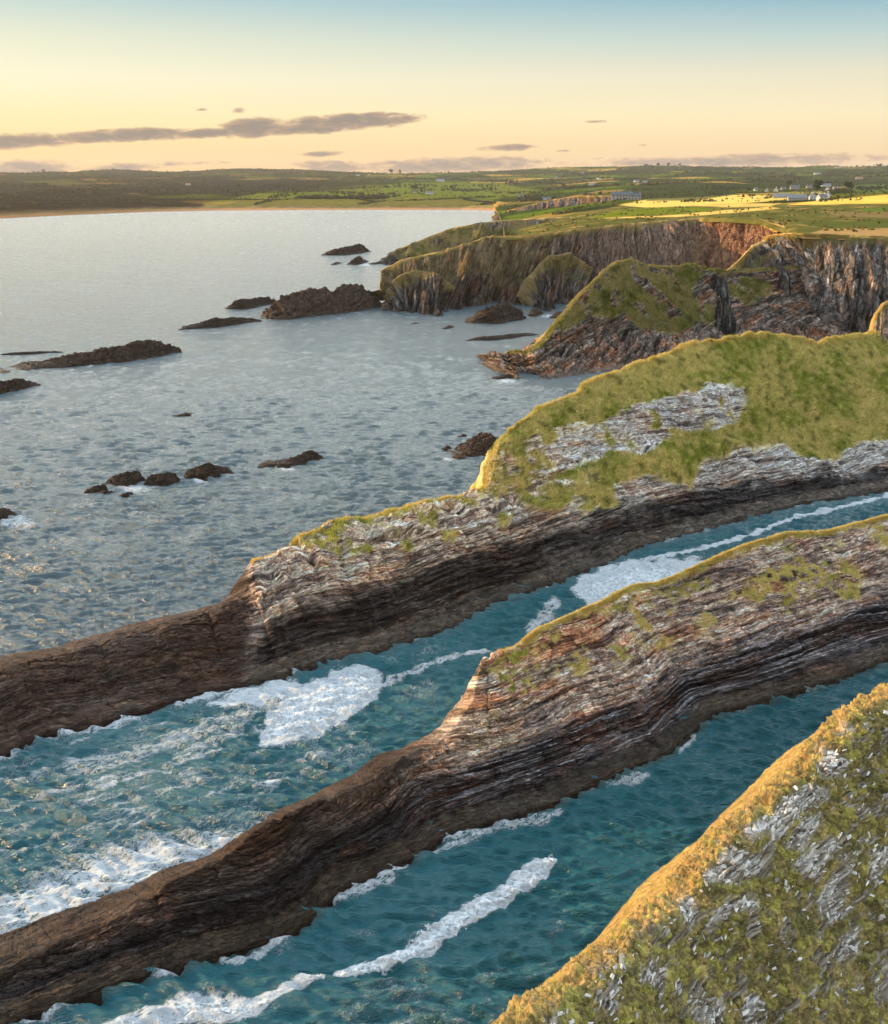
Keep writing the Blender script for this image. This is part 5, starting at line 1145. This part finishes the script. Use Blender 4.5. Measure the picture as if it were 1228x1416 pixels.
bk = nt.nodes.new('ShaderNodeMapRange'); bk.interpolation_type = 'SMOOTHSTEP'; nt.links.new(sx.outputs[1], bk.inputs[0]); bk.inputs[1].default_value = .35; bk.inputs[2].default_value = -.45
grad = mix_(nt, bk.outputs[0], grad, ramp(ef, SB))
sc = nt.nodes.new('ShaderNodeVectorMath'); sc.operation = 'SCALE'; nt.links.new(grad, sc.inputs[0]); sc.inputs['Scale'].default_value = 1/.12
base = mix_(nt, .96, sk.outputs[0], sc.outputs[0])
def azel(u, v):
    d = ray(u, v); return math.degrees(math.atan2(d[0], d[1])), math.degrees(math.asin(d[2]/np.linalg.norm(d)))
cn = nt.nodes.new('ShaderNodeCombineXYZ'); nt.links.new(az, cn.inputs[0]); nt.links.new(math_(nt, 'MULTIPLY', el, 3.4), cn.inputs[1])
cnz = noise_(nt, cn.outputs[0], .85, 6, .62, .4)
cn2 = noise_(nt, cn.outputs[0], 2.2, 4, .6, .2)
dens = None
DEG = 1/FP*180/PI
for (u0, v0, u1, v1, hh, a) in ((-160,203,150,190,9,1.1), (60,192,290,182,8,1.15), (220,188,350,180,6,1.15), (292,181,400,173,12,1.2), (380,172,596,163,10,1.1), (330,181,500,175,8,1.0), (490,160,540,158,5,.9),
                             (-60,238,115,230,11,1.0), (110,236,230,229,6,.8), (415,214,474,212,4,.95), (658,206,745,203,4.5,1.0), (765,209,790,208,2,.7), (806,169,842,168,2,.6), (318,153,343,151,4,.55), (270,152,290,151,2,.5),
                             (480,232,780,224,10,.95), (400,228,520,232,8,.8), (780,226,1260,218,8,.75), (1060,214,1130,213,2,.6), (880,201,896,200,1.5,.6), (150,228,320,225,3,.5)):
    a0, e0 = azel(u0, v0); a1, e1 = azel(u1, v1); ca, ce = (a0+a1)/2, (e0+e1)/2; ha, he = (a1-a0)/2*1.06, hh*DEG*1.15; sl = (e1-e0)/(a1-a0)
    da = math_(nt, 'SUBTRACT', az, ca)
    ex = math_(nt, 'POWER', math_(nt, 'ABSOLUTE', math_(nt, 'DIVIDE', da, ha)), 2.0)
    dy = math_(nt, 'SUBTRACT', math_(nt, 'SUBTRACT', el, ce), math_(nt, 'MULTIPLY', da, sl))
    ey = math_(nt, 'POWER', math_(nt, 'ABSOLUTE', math_(nt, 'DIVIDE', dy, he)), 2.0)
    q = math_(nt, 'MULTIPLY', math_(nt, 'SUBTRACT', 1.0, math_(nt, 'ADD', ex, ey)), a)
    dens = q if dens is None else math_(nt, 'MAXIMUM', dens, q)
dd = math_(nt, 'ADD', dens, math_(nt, 'MULTIPLY', math_(nt, 'SUBTRACT', cnz, .47), 1.9))
mr = nt.nodes.new('ShaderNodeMapRange'); mr.interpolation_type = 'SMOOTHSTEP'; nt.links.new(dd, mr.inputs[0]); mr.inputs[1].default_value = .05; mr.inputs[2].default_value = .75
core = nt.nodes.new('ShaderNodeMapRange'); nt.links.new(math_(nt, 'ADD', dd, math_(nt, 'MULTIPLY', cn2, .5)), core.inputs[0]); core.inputs[1].default_value = .3; core.inputs[2].default_value = 1.3
cc = mix_(nt, core.outputs[0], lin(228,184,146), lin(140,128,124))
scc = nt.nodes.new('ShaderNodeVectorMath'); scc.operation = 'SCALE'; nt.links.new(cc, scc.inputs[0]); scc.inputs['Scale'].default_value = 1/.12
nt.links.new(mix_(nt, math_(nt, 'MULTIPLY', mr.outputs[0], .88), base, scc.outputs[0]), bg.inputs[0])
# air
me = bpy.data.meshes.new('haze'); Vb, Fb = boxv(-7200, 7200, -3200, 7600, -70, 150); me.from_pydata(Vb, [], Fb); me.update()
hz = bpy.data.objects.new('haze', me); COL.objects.link(hz); tag(hz, 'thin evening haze over the whole coast', 'haze', kind='stuff')
hm = bpy.data.materials.new('haze'); hm.use_nodes = True; hm.node_tree.nodes.clear(); ho = hm.node_tree.nodes.new('ShaderNodeOutputMaterial'); hv = hm.node_tree.nodes.new('ShaderNodeVolumePrincipled')
hv.inputs['Density'].default_value = 3.0e-5; hv.inputs['Color'].default_value = (.86, .84, .80, 1); hv.inputs['Anisotropy'].default_value = .3
hm.node_tree.links.new(hv.outputs[0], ho.inputs['Volume']); me.materials.append(hm)
cam = bpy.data.cameras.new('camera'); co = bpy.data.objects.new('camera', cam); COL.objects.link(co); bpy.context.scene.camera = co
co.location = (0, 0, CZ); co.rotation_euler = (PI/2-PT, 0, 0)
cam.sensor_fit = 'VERTICAL'; cam.sensor_height = 24; cam.lens = 24*FP/1416; cam.clip_start = .5; cam.clip_end = 30000
sc_ = bpy.context.scene; sc_.render.engine = 'CYCLES'; sc_.view_settings.view_transform = 'Standard'; sc_.view_settings.look = 'None'
sc_.view_settings.exposure = 0.48; sc_.view_settings.gamma = 1.0
sc_.cycles.max_bounces = 5; sc_.cycles.diffuse_bounces = 2; sc_.cycles.glossy_bounces = 3; sc_.cycles.transparent_max_bounces = 8; sc_.cycles.volume_bounces = 0
log('all')
